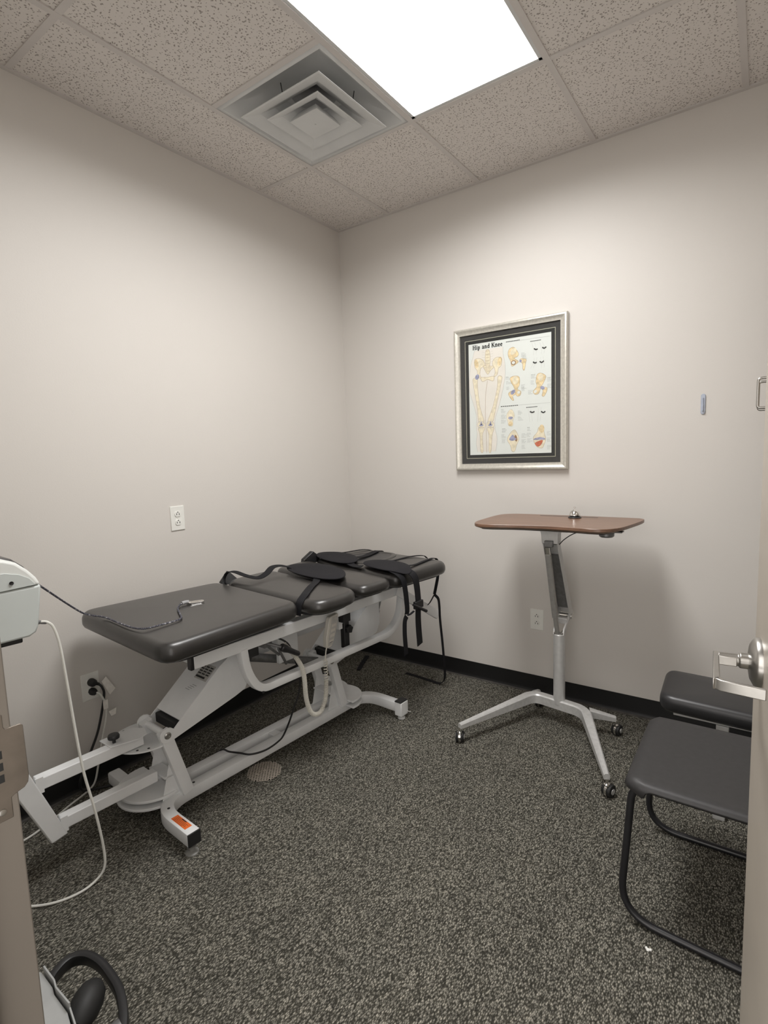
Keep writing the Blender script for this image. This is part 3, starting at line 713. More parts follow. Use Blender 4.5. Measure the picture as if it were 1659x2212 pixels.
for j, (u, v) in enumerate(CH['T']):   # blocks of fine print
    n = 4 if j > 2 else 3
    for i in range(n):
        L = rnd.uniform(.028, .060)
        u_ = u - .01
        while L > .006:
            s_ = rnd.uniform(.006, .014)
            stroke(b, [(u_, v - i * .0095), (u_ + s_, v - i * .0095)], .0016, .0127, 7 if (i == 0 and j in (0, 7, 9, 12, 17, 23)) else 8, False)
            u_ += s_ + .004; L -= s_ + .004
art = obj('printed_figures', b, MS, chart, smooth=False, keep=True)
# title lettering in a heavy slab serif
b = NB(); TX0, TX1, TY = .060, .436, .945
def glyph(ch, x, s):
    """returns advance; unit = x-height .62, cap 1"""
    T = lambda a, c: (TX0 + (x + a) * s, TY + c * s * (PU1 - PU0) / (PV1 - PV0))
    w = .21 * s * (PU1 - PU0); t = .10 * s * (PU1 - PU0)
    def S(pts, ww=w, sm=True): stroke(b, [T(*p) for p in pts], ww, .0133, 0, sm, n=6)
    def bar(a0, a1, y): S([(a0, y), (a1, y)], t, False)
    def arc(cx, cy, rx, ry, a0, a1, ww=w): S([(cx + rx * math.cos(math.radians(a0 + (a1 - a0) * i / 12)), cy + ry * math.sin(math.radians(a0 + (a1 - a0) * i / 12))) for i in range(13)], ww)
    if ch == 'H':
        S([(.16, 0), (.16, 1)], sm=False); S([(.68, 0), (.68, 1)], sm=False); S([(.16, .5), (.68, .5)], t * 1.2, False)
        for c in (.16, .68):
            for y in (.04, .96): bar(c - .17, c + .17, y)
        return .92
    if ch == 'i':
        S([(.16, 0), (.16, .64)], sm=False); bar(0, .33, .04); bar(0.02, .16, .62); S([(.08, .86), (.25, .86)], w, False); return .38
    if ch == 'p':
        S([(.16, -.3), (.16, .64)], sm=False); bar(0, .36, -.27); bar(0, .16, .62); arc(.33, .32, .17, .27, 150, -150, w * .85); return .66
    if ch == 'a':
        S([(.42, .04), (.42, .42), (.36, .58), (.2, .61), (.08, .52)], w * .85); arc(.24, .18, .17, .14, 20, 340, w * .7); bar(.40, .58, .04); return .62
    if ch == 'n':
        S([(.16, 0), (.16, .64)], sm=False); bar(0, .33, .04); bar(0, .16, .62); S([(.2, .5), (.33, .61), (.46, .56), (.5, .42), (.5, .02)], w * .9); bar(.36, .66, .04); return .70
    if ch == 'd':
        S([(.5, 0), (.5, 1)], sm=False); bar(.36, .5, .96); bar(.5, .64, .04); arc(.30, .32, .18, .27, 30, 330, w * .85); return .68
    if ch == 'K':
        S([(.16, 0), (.16, 1)], sm=False); S([(.2, .42), (.62, .95)], w * .7, False); S([(.34, .58), (.66, .04)], w, False)
        for y in (.04, .96): bar(0, .33, y)
        bar(.5, .78, .96); bar(.54, .84, .04); return .86
    if ch == 'e':
        arc(.29, .31, .2, .27, 15, 315, w * .85); S([(.12, .33), (.46, .33)], t, False); return .60
    return .42
txt = 'Hip and Knee'; tot = 0
adv = {'H': .92, 'i': .38, 'p': .66, 'a': .62, 'n': .70, 'd': .68, 'K': .86, 'e': .60, ' ': .42}
s_ = (TX1 - TX0) / sum(adv[c] for c in txt); x = 0
for c in txt: x += glyph(c, x, s_)
obj('title', b, 'ink', chart, smooth=False, keep=True)
b = NB(); box(b, -.292, .292, -.0165, -.0150, -.369, .369); obj('glass', b, 'glass', pf, smooth=False)

# ------------------------------------------------------------------ treatment table (local axes: x across, y along, origin at the near foot)
TA = math.radians(4); TO = Vector((.72, -1.87, 0)); MC = -.283
def mir(p): return (2 * MC - p[0], p[1], p[2])
def TW(p): return TO + Matrix.Rotation(-TA, 3, 'Z') @ Vector(p)
tb = thing('treatment_table', 'long black padded treatment table on a white steel lift frame along the left wall', 'treatment table', TO, -TA)

# base: two bent square tubes, splayed out into four feet
tubep = fillet([(.030, 0, .065), (-.235, 0, .065), (-.235, 1.212, .065), (.012, 1.212, .065)], .13, 9)
for i in (0, 1):
    b = NB(); pth = [p if i == 0 else Vector(mir(p)) for p in tubep]
    sweep(b, pth, rect(.050, .050, .006)); r = obj('base_rail', b, 'white_metal', tb)
    sx = 1 if i == 0 else -1; X = (lambda v: v) if i == 0 else (lambda v: 2 * MC - v)
    xa, xb = sorted((X(.028), X(.034))); b = NB(); box(b, xa, xb, -.0255, .0255, .040, .0905); obj('end_cap', b, 'black_plastic', r, bevel=.004)
    b = NB(); lathe(b, [(.0, 0), (.024, 0), (.024, .004), (.010, .010), (.0085, .016), (.0085, .022), (.016, .024), (.016, .028), (.006, .030), (.006, .042), (0, .042)], (X(.008), 0, 0)); obj('leveling_foot', b, 'smoke_plastic', r)
    xa, xb = sorted((X(.002), X(.048))); b = NB(); box(b, xa, xb, 1.185, 1.245, .022, .095); fb = obj('foot_block', b, 'white_metal', r, bevel=.004)
    xa, xb = sorted((X(.004), X(.046))); b = NB(); box(b, xa, xb, 1.184, 1.244, .0945, .102); obj('rubber_pad', b, 'black_rubber', fb, bevel=.003)
    b = NB(); lathe(b, [(.0, 0), (.02, 0), (.02, .006), (.008, .012), (.008, .024), (0, .024)], (X(.024), 1.215, 0)); obj('leveling_foot', b, 'white_metal', fb)
    b = NB(); cyl(b, (X(.045), 1.236, .036), (X(.066), 1.244, .034), .003); obj('pin', b, 'satin', fb)
    if i == 0:
        b = NB(); box(b, -.100, -.004, -.014, .014, .0898, .0908); lb = obj('warning_label', b, 'orange', r)
        b = NB()
        for k, L in enumerate((.05, .075, .07, .075, .06)): box(b, -.090, -.090 + L, .0095 - k * .005 - .0011, .0095 - k * .005, .0908, .0911)
        box(b, -.065, -.035, .0095, .0125, .0908, .0911); obj('label_print', b, 'ink', lb, one=True); lb['label'] = 'orange warning label'
        b = NB(); lathe(b, [(.0055, 0), (.0055, .001), (0, .001)], (-.163, .012, .0898)); lathe(b, [(.0055, 0), (.0055, .001), (0, .001)], (-.235, .16, .0898)); obj('hole', b, 'black_rubber', r)
b = NB()
for y in (.10, .62, 1.02): box(b, -.33, -.236, y - .022, y + .022, .045, .085)
obj('cross_bar', b, 'white_metal', tb, bevel=.003)
# slanted posts and their gussets
for ys_ in (0, .90):
    for x in (-.212, -.354):
        b = NB(); sweep(b, [(x, .118 + ys_, .088), (x, .040 + ys_, .368)], rect(.032, .046, .004), up=(0, 1, 0)); obj('post', b, 'white_metal', tb)
    b = NB()
    for x in (-.226, -.344): prism(b, [(x, .02 + ys_, .088), (x, .112 + ys_, .088), (x, .075 + ys_, .235), (x, .06 + ys_, .235)], (.004, 0, 0))
    box(b, -.345, -.222, .035 + ys_, .085 + ys_, .17, .178); obj('gusset', b, 'white_metal', tb, bevel=.001)
# tapered lift arms
def arm(y0):
    c = (.045, .357); r = .030
    side = [(.073, .372), (.290, .551), (.395, .612), (.430, .600), (.430, .46), (.405, .412), (.352, .396), (.060, .330)]
    side += [(c[0] + r * math.cos(math.radians(a)), c[1] + r * math.sin(math.radians(a))) for a in (-60, -90, -120, -150, -180, -210, -240, -270, 60)]
    b = NB()
    for x0, x1 in ((-.196, -.190), (-.376, -.370)): prism(b, [(x0, y + y0, z) for y, z in side], (x1 - x0, 0, 0))
    prism(b, [(-.374, .100 + y0, .396), (-.374, .290 + y0, .551), (-.374, .395 + y0, .612), (-.374, .395 + y0, .606), (-.374, .292 + y0, .545), (-.374, .103 + y0, .390)], (.182, 0, 0))
    a = obj('lift_arm', b, 'white_metal', tb, bevel=.002)
    b = NB()
    for x, s in ((-.190, 1), (-.376, -1)): lathe(b, [(.0135, 0), (.0135, .003), (.010, .006), (.007, .006), (.0065, .003), (0, .003)], (x, c[0] + y0, c[1]), (s, 0, 0), 24)
    obj('pivot_bolt', b, 'satin', a)
    b = NB(); cyl(b, (-.369, c[0] + y0, c[1]), (-.197, c[0] + y0, c[1]), .013); obj('axle', b, 'white_metal', a)
    b = NB(); box(b, -.36, -.21, .085 + y0, .13 + y0, .345, .385); obj('rubber_block', b, 'black_rubber', a, bevel=.004)
    return a
a1 = arm(0); arm(.885)
# rating plates on the first arm's sloping top
Rl = Matrix.Translation((0, 0, 0))
def on_top(b, x0, x1, t0, t1, lift, mi=0):   # t = distance up the slope from (y .100, z .396)
    d = Vector((0, .190, .155)).normalized(); n = Vector((0, -d.z, d.y)); o = Vector((0, .100, .396))
    P = [Vector((x, 0, 0)) + o + d * t + n * lift for x, t in ((x0, t0), (x1, t0), (x1, t1), (x0, t1))]
    prism(b, P, n * .0006, mi)
b = NB(); on_top(b, -.290, -.205, .165, .235, .0002); lb = obj('rating_plate', b, 'label_grey', a1)
b = NB(); on_top(b, -.285, -.225, .172, .180, .0009)
for k in range(4):
    for j in range(3): on_top(b, -.286 + j * .027, -.266 + j * .027, .188 + k * .011, .193 + k * .011, .0009)
obj('plate_print', b, 'ink', lb, one=True)
b = NB()
for t in (.112, .120, .128, .136): on_top(b, -.292 + (t - .112), -.262 + (t - .112), t, t + .0022, .0002)
obj('embossed_mark', b, 'ink_grey', a1, one=True)

# upper frame
def mb(x0, x1): return sorted((2 * MC - x0, 2 * MC - x1))
for i in (0, 1):
    xa, xb = (-.080, -.055) if i == 0 else mb(-.080, -.055)
    r = obj('side_rail', mkbox(xa, xb, .100, 1.300, .632, .682), 'white_metal', tb, bevel=.003)
    obj('end_cap', mkbox(xa - .001, xb - .001, .086, .100, .631, .683), 'black_plastic', r, bevel=.002)
    pth = fillet([(-.072, .318, .64), (-.072, .330, .54), (-.072, .385, .445), (-.072, 1.25, .437), (-.072, 1.345, .50), (-.072, 1.375, .64), (-.072, 1.30, .655)], [.05, .07, .08, .08, .03], 7)
    if i: pth = [Vector(mir(p)) for p in pth]
    b = NB(); sweep(b, pth, rect(.034, .040, .005), up=(1, 0, 0)); u = obj('trough_tube', b, 'white_metal', tb)
    X = -.0545 if i == 0 else 2 * MC + .0545; s = 1 if i == 0 else -1
    b = NB()
    for y, z in ((.398, .434), (1.262, .448)): lathe(b, [(.007, 0), (.007, .0015), (.0, .0015)], (X, y, z), (s, 0, 0), 18)
    pr = [(.052 * math.cos(a), .009 * math.sin(a)) for a in [2 * PI * k / 28 for k in range(28)]]
    prism(b, [(X, .812 + u_, .4405 + v_) for u_, v_ in pr], (s * .001, 0, 0)); obj('hole_plug', b, 'black_plastic', u)
b = NB()
for y in (.13, .46, .86, 1.20): box(b, -.486, -.08, y - .018, y + .018, .636, .676)
obj('cross_member', b, 'white_metal', tb, bevel=.003)
# pads with their boards
pads = [('head_section', [(-.655, -.065), (.078, -.080), (.050, .545), (-.600, .572)], .075, (.730, .800)),
        ('seat_section', [(-.60, .590), (.125, .560), (.122, .838), (-.60, .905)], .10, (.738, .797)),
        ('hip_section', [(-.615, .925), (.105, .862), (.112, 1.085), (-.625, 1.19)], .075, (.743, .797)),
        ('leg_section', [(-.615, 1.215), (.100, 1.110), (.135, 1.555), (-.545, 1.615)], .085, (.732, .800))]
for nm, q, r, (z0, z1) in pads:
    b = NB(); cushion(b, q, r, z0, z1, edge=.030, puff=.005, wrinkle=.0015); p = obj(nm, b, 'vinyl', tb, angle=60)
    c = (sum(x for x, y in q) / 4, sum(y for x, y in q) / 4)
    b = NB(); qq = inset(round_quad([(c[0] + (x - c[0]) * .9, c[1] + (y - c[1]) * .88) for x, y in q], r), .0)
    prism(b, [(p_.x, p_.y, z0 - .012) for p_ in qq], (0, 0, .014)); obj('board', b, 'black_plastic', p)
    b = NB()
    for x in (-.40, -.16): box(b, x - .015, x + .015, c[1] - .1, c[1] + .1, .680, z0 - .011)
    obj('spacer', b, 'white_metal', p)
# head rest contour of the leg section: a raised rim around the face opening
b = NB()
pth = catmull([(-.42, 1.27, .8035), (-.44, 1.40, .805), (-.37, 1.52, .805), (-.25, 1.53, .805), (-.19, 1.42, .805), (-.20, 1.28, .8035), (-.31, 1.235, .803)], 6, True)
sweep(b, pth, [(.014 * math.cos(a), .005 * math.sin(a)) for a in [2 * PI * k / 10 for k in range(10)]], closed=True)
obj('face_rim', b, 'vinyl', tb)
b = NB()
o_ = [Vector((x, y)) for x, y, z in pth]
prism(b, [(p.x, p.y, .8052) for p in inset(o_, .008)], (0, 0, .0008)); obj('face_recess', b, 'vinyl_black', tb)
# swivel discs, swing arms and the leaning column of the traction mount
def halfdisc(b, cx, cy, r, z, th, a0=170, a1=370, n=26):
    pts = [(cx + r * math.cos(math.radians(a0 + (a1 - a0) * i / n)), cy + r * math.sin(math.radians(a0 + (a1 - a0) * i / n)), z) for i in range(n + 1)]
    prism(b, pts, (0, 0, th))
sw = NB(); halfdisc(sw, -.350, .053, .138, .100, .010); halfdisc(sw, -.350, .053, .141, .070, .010)
sp = obj('swivel_plate', sw, 'white_metal', tb, bevel=.0015)
sw = NB(); halfdisc(sw, -.335, .030, .130, .314, .006); sp2 = obj('swivel_plate', sw, 'white_metal', tb, bevel=.001)
b = NB()
for a in (200, 222, 318, 338):
    x, y = -.335 + .114 * math.cos(math.radians(a)), .030 + .114 * math.sin(math.radians(a)); lathe(b, [(.005, 0), (.005, .0006), (0, .0006)], (x, y, .3199), n=12)
obj('hole', b, 'black_rubber', sp2)
sw = NB(); halfdisc(sw, MC, 1.06, .125, .100, .010, -10, 190); halfdisc(sw, MC, 1.06, .128, .070, .010, -10, 190); obj('swivel_plate', sw, 'white_metal', tb, bevel=.0015)
ua = obj('swing_arm', mkbox(-.303, -.263, -.372, -.012, .324, .366), 'white_metal', tb, bevel=.003)
prism_pts = [(-.345, -.140, .366), (-.345, -.02, .366), (-.30, .01, .366), (-.25, -.005, .366), (-.235, -.04, .366), (-.262, -.135, .366)]
b = NB(); prism(b, [(x, y, .3665) for x, y, z in prism_pts], (0, 0, .004)); obj('locking_plate', b, 'white_metal', ua, bevel=.001)
b = NB(); lathe(b, [(.006, 0), (.006, .014), (.020, .018), (.021, .026), (.018, .032), (0, .034)], (-.285, -.112, .370)); obj('knob', b, 'black_plastic', ua)
la = obj('swing_arm', mkbox(-.303, -.263, -.312, .030, .152, .194), 'white_metal', tb, bevel=.003)
b = NB(); prism(b, [(-.311, -.300, .137), (-.311, -.352, .128), (-.311, -.640, .858), (-.311, -.555, .858)], (.056, 0, 0)); col = obj('column', b, 'white_metal', tb, bevel=.004)
obj('machine_shelf', mkbox(-.40, -.16, -.70, -.46, .858, .864), 'black_plastic', col, bevel=.002)
b = NB(); box(b, -.265, -.258, -.378, -.355, .318, .372); box(b, -.265, -.258, -.318, -.296, .146, .200); obj('weld_tab', b, 'white_metal', col)
# crank lever, knob post, strut, links seen through the trough
b = NB(); cyl(b, (-.09, .455, .618), (-.035, .490, .602), .0065); cyl(b, (-.13, .548, .558), (-.17, .620, .455), .006); box(b, -.14, -.085, .44, .48, .600, .632); cyl(b, (-.11, .47, .60), (-.15, .565, .52), .006)
cr = obj('crank', b, 'grey_metal', tb)
b = NB(); lathe(b, [(0, 0), (.012, 0), (.0165, .004), (.017, .025), (.013, .045), (.0115, .070), (.0115, .105), (.009, .11), (0, .11)], (-.036, .488, .603), Vector((.004, .130, -.083)), 18); obj('grip', b, 'black_plastic', cr)
b = NB(); box(b, -.125, -.095, .895, .985, .575, .598); box(b, -.120, -.098, .900, .925, .548, .577); kp = obj('bracket', b, 'white_metal', tb, bevel=.002)
b = NB(); box(b, -.13, -.10, .94, .975, .44, .585); obj('clamp_post', b, 'black_plastic', kp, bevel=.004)
b = NB(); pts = []
for i in range(20):
    a = 2 * PI * i / 20; rr_ = .022 if i % 4 < 2 else .018; pts.append((-.098, .962 + rr_ * math.cos(a), .538 + rr_ * math.sin(a)))
prism(b, pts, (.018, 0, 0)); obj('knob', b, 'black_plastic', kp, bevel=.003)
b = NB(); cyl(b, (-.2, 1.276, .42), (-.2, 1.352, .60), .005); cyl(b, (-.2, 1.28, .43), (-.2, 1.32, .525), .009); obj('gas_strut', b, 'grey_metal', tb)
b = NB(); box(b, -.30, -.26, .45, .90, .575, .605); box(b, -.24, -.22, .62, .74, .44, .60); box(b, -.36, -.33, .55, .80, .47, .56); obj('actuator_housing', b, 'white_metal', tb, bevel=.003)
b = NB(); cyl(b, (-.283, .50, .50), (-.283, .98, .32), .020); obj('actuator', b, 'grey_metal', tb)
b = NB(); box(b, -.095, -.060, .345, .392, .594, .632); box(b, -.095, -.060, .895, .945, .590, .632); obj('stop_block', b, 'black_rubber', tb, bevel=.002)
# folding support bar at the far end
b = NB(); sweep(b, [(-.05, 1.30, .665), (-.05, 1.685, .430)], rect(.014, .052, .003), up=(0, 1, 1)); obj('support_bar', b, 'white_metal', tb)

# ------------------------------------------------------------------ coil corded handset hanging on the rail
hs = thing('hand_control', 'beige hand control hanging on the table rail by its coiled cord', 'remote control', TW((-.035, .79, .52)), -TA)
Q = Matrix.Translation((0, 0, 0))
def hp(x, y, z): # handset local: tilted, so y follows the lean
    return (x, y + z * .28 - .046, z)
b = NB(); prism(b, [hp(0, -.022, .145), hp(0, .026, .150), hp(0, .030, .144), hp(0, .030, .060), hp(0, .020, .012), hp(0, .014, .006), hp(0, -.012, .004), hp(0, -.019, .012), hp(0, -.028, .050), hp(0, -.028, .140)], (.024, 0, 0)); obj('case', b, 'beige_plastic', hs, bevel=.004, seg=3)
b = NB(); prism(b, [hp(.0238, -.012, .140), hp(.0238, .024, .142), hp(.0238, .024, .062), hp(.0238, .015, .016), hp(.0238, -.010, .014), hp(.0238, -.014, .050)], (.001, 0, 0)); fp = obj('face_plate', b, 'label_grey', hs); fp['label'] = 'grey key panel'
b = NB()
for z0, z1 in ((.096, .110), (.074, .088), (.050, .066), (.030, .040)): prism(b, [hp(.0248, -.008, z0), hp(.0248, .019, z0 + .002), hp(.0248, .019, z1), hp(.0248, -.008, z1 - .002)], (.0008, 0, 0))
obj('button', b, 'beige_plastic', fp)
b = NB(); prism(b, [hp(.0252, -.004, .0265), hp(.0252, .014, .0285), hp(.0252, .014, .030), hp(.0252, -.004, .028)], (.0008, 0, 0)); obj('print', b, 'ink', fp, one=True)
b = NB(); path = catmull([(.010, -.046, .012), (.004, -.050, -.02), (.0, -.051, -.055)], 6); tube(b, path, .0028, 8)
cpl = catmull([(0, -.051, -.055), (0, -.053, -.16), (0, -.058, -.215), (0, -.068, -.25), (0, -.100, -.290), (0, -.150, -.272), (0, -.178, -.195), (0, -.188, -.065), (-.02, -.215, .012), (-.06, -.24, .068)], 22)
# helix
acc = [0]
for i in range(1, len(cpl)): acc.append(acc[-1] + (cpl[i] - cpl[i - 1]).length)
tot = acc[-1]; hel = []; ph = 0; N_ = 1100; j = 0; last = 0
for k in range(N_ + 1):
    s = tot * k / N_
    while j < len(acc) - 2 and acc[j + 1] < s: j += 1
    f_ = (s - acc[j]) / max(1e-9, acc[j + 1] - acc[j]); p = cpl[j].lerp(cpl[j + 1], f_); t = (cpl[j + 1] - cpl[j]).normalized()
    pitch = .0135 if s < .095 else (.0075 if s < .13 else .0058)
    ph += (s - last) / pitch * 2 * PI; last = s
    u = Vector((1, 0, 0)); u = (u - t * u.dot(t)).normalized(); v = t.cross(u); R_ = .0085 if s < .13 else .0088
    hel.append(p + (u * math.cos(ph) + v * math.sin(ph)) * R_)
tube(b, hel, .0023, 6); cc = obj('coiled_cord', b, 'cord_beige', hs)

# loose black cord drooping over the base rails
b = NB(); tube(b, catmull([(-.16, .50, .63), (-.12, .578, .584), (-.12, .619, .514), (-.12, .654, .361), (-.15, .621, .219), (-.19, .601, .117), (-.185, .56, .099), (-.18, .483, .0955), (-.205, .421, .0965), (-.251, .397, .098), (-.30, .375, .098), (-.345, .365, .0965), (-.42, .35, .03), (-.47, .30, .005)], 8), .0042, 8)
tag(obj('power_cord', b, 'black_plastic', None, loc=TO, rot=(0, 0, -TA)), 'black cord drooping from under the treatment table over its base rails', 'cord')

# ------------------------------------------------------------------ traction machine on the column
tm = thing('traction_machine', 'white box shaped traction machine mounted at the head end of the treatment table', 'medical machine', TW((-.27, -.52, .864)), -TA)
# local: y along the table (+y faces the pads), x towards the room
def mp_(x, y, z): return (x + .27, y + .52, z - .864)
# side outline (y, z) of lower housing and upper shell, seen from the room
low = [(-.336, 1.036), (-.343, .985), (-.354, .910), (-.362, .892), (-.380, .882), (-.56, .880), (-.70, .884), (-.715, .90), (-.72, 1.03)]
up_ = [(-.336, 1.037), (-.347, 1.060), (-.366, 1.085), (-.395, 1.113), (-.425, 1.126), (-.47, 1.134), (-.60, 1.136), (-.69, 1.12), (-.72, 1.08), (-.72, 1.031)]
def loft(prof, xs_, nm, m, parent, bev=.006):
    b = NB(); rings = []
    for x, k, dz in xs_:
        cy = sum(p[0] for p in prof) / len(prof); cz = sum(p[1] for p in prof) / len(prof)
        rings.append([b.verts.new(mp_(x, cy + (y - cy) * k, cz + (z - cz) * k + dz)) for y, z in prof])
    n = len(prof)
    for A, B in zip(rings, rings[1:]):
        for i in range(n): b.faces.new((A[i], A[(i + 1) % n], B[(i + 1) % n], B[i]))
    b.faces.new(rings[0][::-1]); b.faces.new(rings[-1])
    return obj(nm, b, m, parent, bevel=bev, seg=3, angle=40)
loft(low, [(-.42, .93, 0), (-.40, 1, 0), (-.155, 1, 0), (-.14, .985, 0)], 'housing', 'unit_grey', tm)
tp = loft(up_, [(-.42, .93, 0), (-.40, 1, 0), (-.155, 1, 0), (-.14, .97, -.001)], 'top_shell', 'unit_white', tm)
b = NB(); prism(b, [mp_(-.141, y, z) for y, z in ((-.352, 1.039), (-.368, 1.062), (-.395, 1.079), (-.43, 1.088), (-.48, 1.090), (-.60, 1.088), (-.70, 1.080), (-.70, 1.034), (-.50, 1.034))], (.0035, 0, 0)); obj('side_panel', b, 'unit_grey', tp, bevel=.001)
b = NB(); lathe(b, [(.0058, 0), (.0058, .003), (.004, .002), (0, .001)], mp_(-.1375, -.415, 1.056), (1, 0, 0), 16); obj('screw', b, 'black_plastic', tp)
b = NB(); prism(b, [mp_(-.40, y, z) for y, z in ((-.345, 1.062), (-.362, 1.090), (-.392, 1.118), (-.44, 1.136), (-.50, 1.150), (-.62, 1.15), (-.62, 1.12), (-.45, 1.12))], (.20, 0, 0)); obj('display_hood', b, 'dark_panel', tm, bevel=.005, seg=3)
b = NB(); box(b, .27 - .39, .27 - .16, -.15, .125, .0005, .020); obj('base_plate', b, 'black_plastic', tm, bevel=.004)
# rope from the machine to the pad, with its snap clip
b = NB(); rp = catmull([(-.27, -.333, 1.040), (-.45, -.14, .860), (-.475, -.085, .818), (-.415, -.050, .8085), (-.277, -.052, .8085), (-.188, -.050, .8095), (-.14, -.030, .8095), (-.132, .022, .8095), (-.132, .080, .8095), (-.145, .112, .8095), (-.200, .138, .811), (-.268, .168, .811), (-.299, .190, .811), (-.315, .206, .812), (-.316, .215, .814)], 10)
tube(b, rp, .0034, 8)
rope = tag(obj('traction_rope', b, 'braid', None, loc=TO, rot=(0, 0, -TA)), 'dark braided rope running from the traction machine onto the black pad', 'rope')
b = NB(); tube(b, catmull([(-.316, .214, .815), (-.316, .230, .816), (-.313, .243, .815)], 5), .0075, 10); obj('rope_sleeve', b, 'ink_grey', rope)
b = NB(); tube(b, fillet([(-.309, .238, .813), (-.300, .238, .813), (-.283, .290, .811), (-.290, .299, .811), (-.300, .296, .811), (-.318, .244, .813)], .006), .0026, 8, closed=True); cyl(b, (-.316, .236, .812), (-.304, .250, .812), .0062); obj('snap_hook', b, 'chrome', rope)
# white cable of the machine, hanging to the floor
b = NB(); tube(b, catmull([(.547, -2.204, .919), (.556, -2.190, .914), (.559, -2.176, .893), (.561, -2.164, .83), (.563, -2.155, .698), (.566, -2.147, .548), (.571, -2.137, .40), (.582, -2.118, .25), (.588, -2.106, .116), (.588, -2.110, .045), (.580, -2.140, .012), (.575, -2.191, .0045), (.55, -2.25, .0045), (.502, -2.299, .0045), (.44, -2.335, .0045), (.40, -2.36, .0045)], 10), .0042, 8)
cw = tag(obj('machine_cable', b, 'cable_white', None), 'thin white cable hanging from the traction machine in a long curve to the carpet', 'cable')
b = NB(); d_ = (Vector((.556, -2.190, .914)) - Vector((.535, -2.215, .918))); lathe(b, [(.0065, 0), (.007, .012), (.0055, .014), (.006, .030), (.0045, .034)], (.533, -2.217, .9185), d_, 14); obj('plug', b, 'grey_metal', cw)

# ------------------------------------------------------------------ plugs, cords and tags at the low outlet
pc = thing('power_cord', 'black power cord plugged into the low left wall outlet, hanging down behind the swing arms', 'cord', (0.006, -1.834, .46))
def P0(p): return (p[0] - .006, p[1] + 1.834, p[2] - .46)
b = NB(); lathe(b, [(0, 0), (.016, 0), (.0175, .006), (.016, .024), (.010, .032), (0, .034)], P0((.009, -1.834, .4605)), (1, 0, 0), 20); cyl(b, P0((.028, -1.834, .460)), P0((.034, -1.812, .448)), .008, .006); obj('plug', b, 'black_rubber', pc)
b = NB(); tube(b, catmull([P0(p) for p in ((.034, -1.814, .449), (.040, -1.803, .43), (.040, -1.800, .385), (.038, -1.835, .253), (.037, -1.876, .167), (.037, -1.910, .105), (.037, -1.930, .059), (.037, -1.922, .021), (.050, -1.88, .006), (.10, -1.80, .005))], 9), .0052, 8); obj('cable', b, 'black_plastic', pc)
b = NB(); prism(b, [P0(p) for p in ((.036, -1.802, .455), (.036, -1.782, .472), (.036, -1.745, .405), (.036, -1.772, .385))], (.0006, 0, 0)); obj('paper_tag', b, 'paper_tag', pc, smooth=False)
pc = thing('power_cord', 'white power cord plugged in below the black one, trailing along the floor to the left', 'cord', (0.006, -1.834, .42))
def P0(p): return (p[0] - .006, p[1] + 1.834, p[2] - .42)
b = NB(); lathe(b, [(0, 0), (.015, 0), (.0165, .005), (.015, .022), (.009, .032), (0, .034)], P0((.009, -1.834, .4195)), (1, 0, 0), 8); obj('plug', b, 'black_rubber', pc)
b = NB(); tube(b, catmull([P0(p) for p in ((.040, -1.830, .419), (.044, -1.815, .405), (.046, -1.800, .357), (.044, -1.800, .30), (.042, -1.826, .201), (.042, -1.850, .105), (.040, -1.872, .03), (.042, -1.91, .0055), (.072, -1.993, .0045), (.119, -2.10, .0045), (.14, -2.185, .0045), (.13, -2.28, .0045))], 9), .0042, 8); obj('cable', b, 'cable_white', pc)
b = NB(); prism(b, [P0(p) for p in ((.052, -1.812, .375), (.052, -1.790, .375), (.052, -1.792, .335), (.052, -1.812, .335))], (.0006, 0, 0)); prism(b, [P0(p) for p in ((.05, -1.790, .318), (.062, -1.762, .328), (.060, -1.766, .300), (.052, -1.782, .295))], (.0006, 0, 0)); obj('paper_tag', b, 'paper_tag', pc, smooth=False)
b = NB(); box(b, .0001, .003, -.006, .006, -.004, .004)

# ------------------------------------------------------------------ restraint belts lying on the table
def oval(b, cx, cy, ru, rv, rot, z0, th=.007, lift=None):
    pts = []
    n = 40
    for i in range(n):
        a = 2 * PI * i / n; k = 1 + .05 * math.cos(3 * a + 1)
        x, y = ru * math.cos(a) * k, rv * math.sin(a) * k
        pts.append(Vector((cx + x * math.cos(rot) - y * math.sin(rot), cy + x * math.sin(rot) + y * math.cos(rot))))
    rr = []
    for d_, z in ((.004, 0), (0, th * .3), (0, th * .7), (.004, th)):
        rr.append([b.verts.new((p.x, p.y, z0 + z + (lift(p.x, p.y) if lift else 0))) for p in inset(pts, d_)])
    for A, B in zip(rr, rr[1:]):
        for i in range(n): b.faces.new((A[i], A[(i + 1) % n], B[(i + 1) % n], B[i]))
    b.faces.new(rr[0][::-1])
    for f_ in (.6, .25):
        ring = [b.verts.new((cx + (p.co.x - cx) * f_, cy + (p.co.y - cy) * f_, z0 + th + .001 + (lift(cx + (p.co.x - cx) * f_, cy + (p.co.y - cy) * f_) if lift else 0))) for p in rr[3]]
        A = rr[-1]; 
        for i in range(n): b.faces.new((A[i], A[(i + 1) % n], ring[(i + 1) % n], ring[i]))
        rr.append(ring)
    b.faces.new(rr[-1])
def T_(o): o.location = TO; o.rotation_euler = (0, 0, -TA); return o
def belt(label):
    t = thing('restraint_belt', label, 'strap', TO, -TA, None); return t
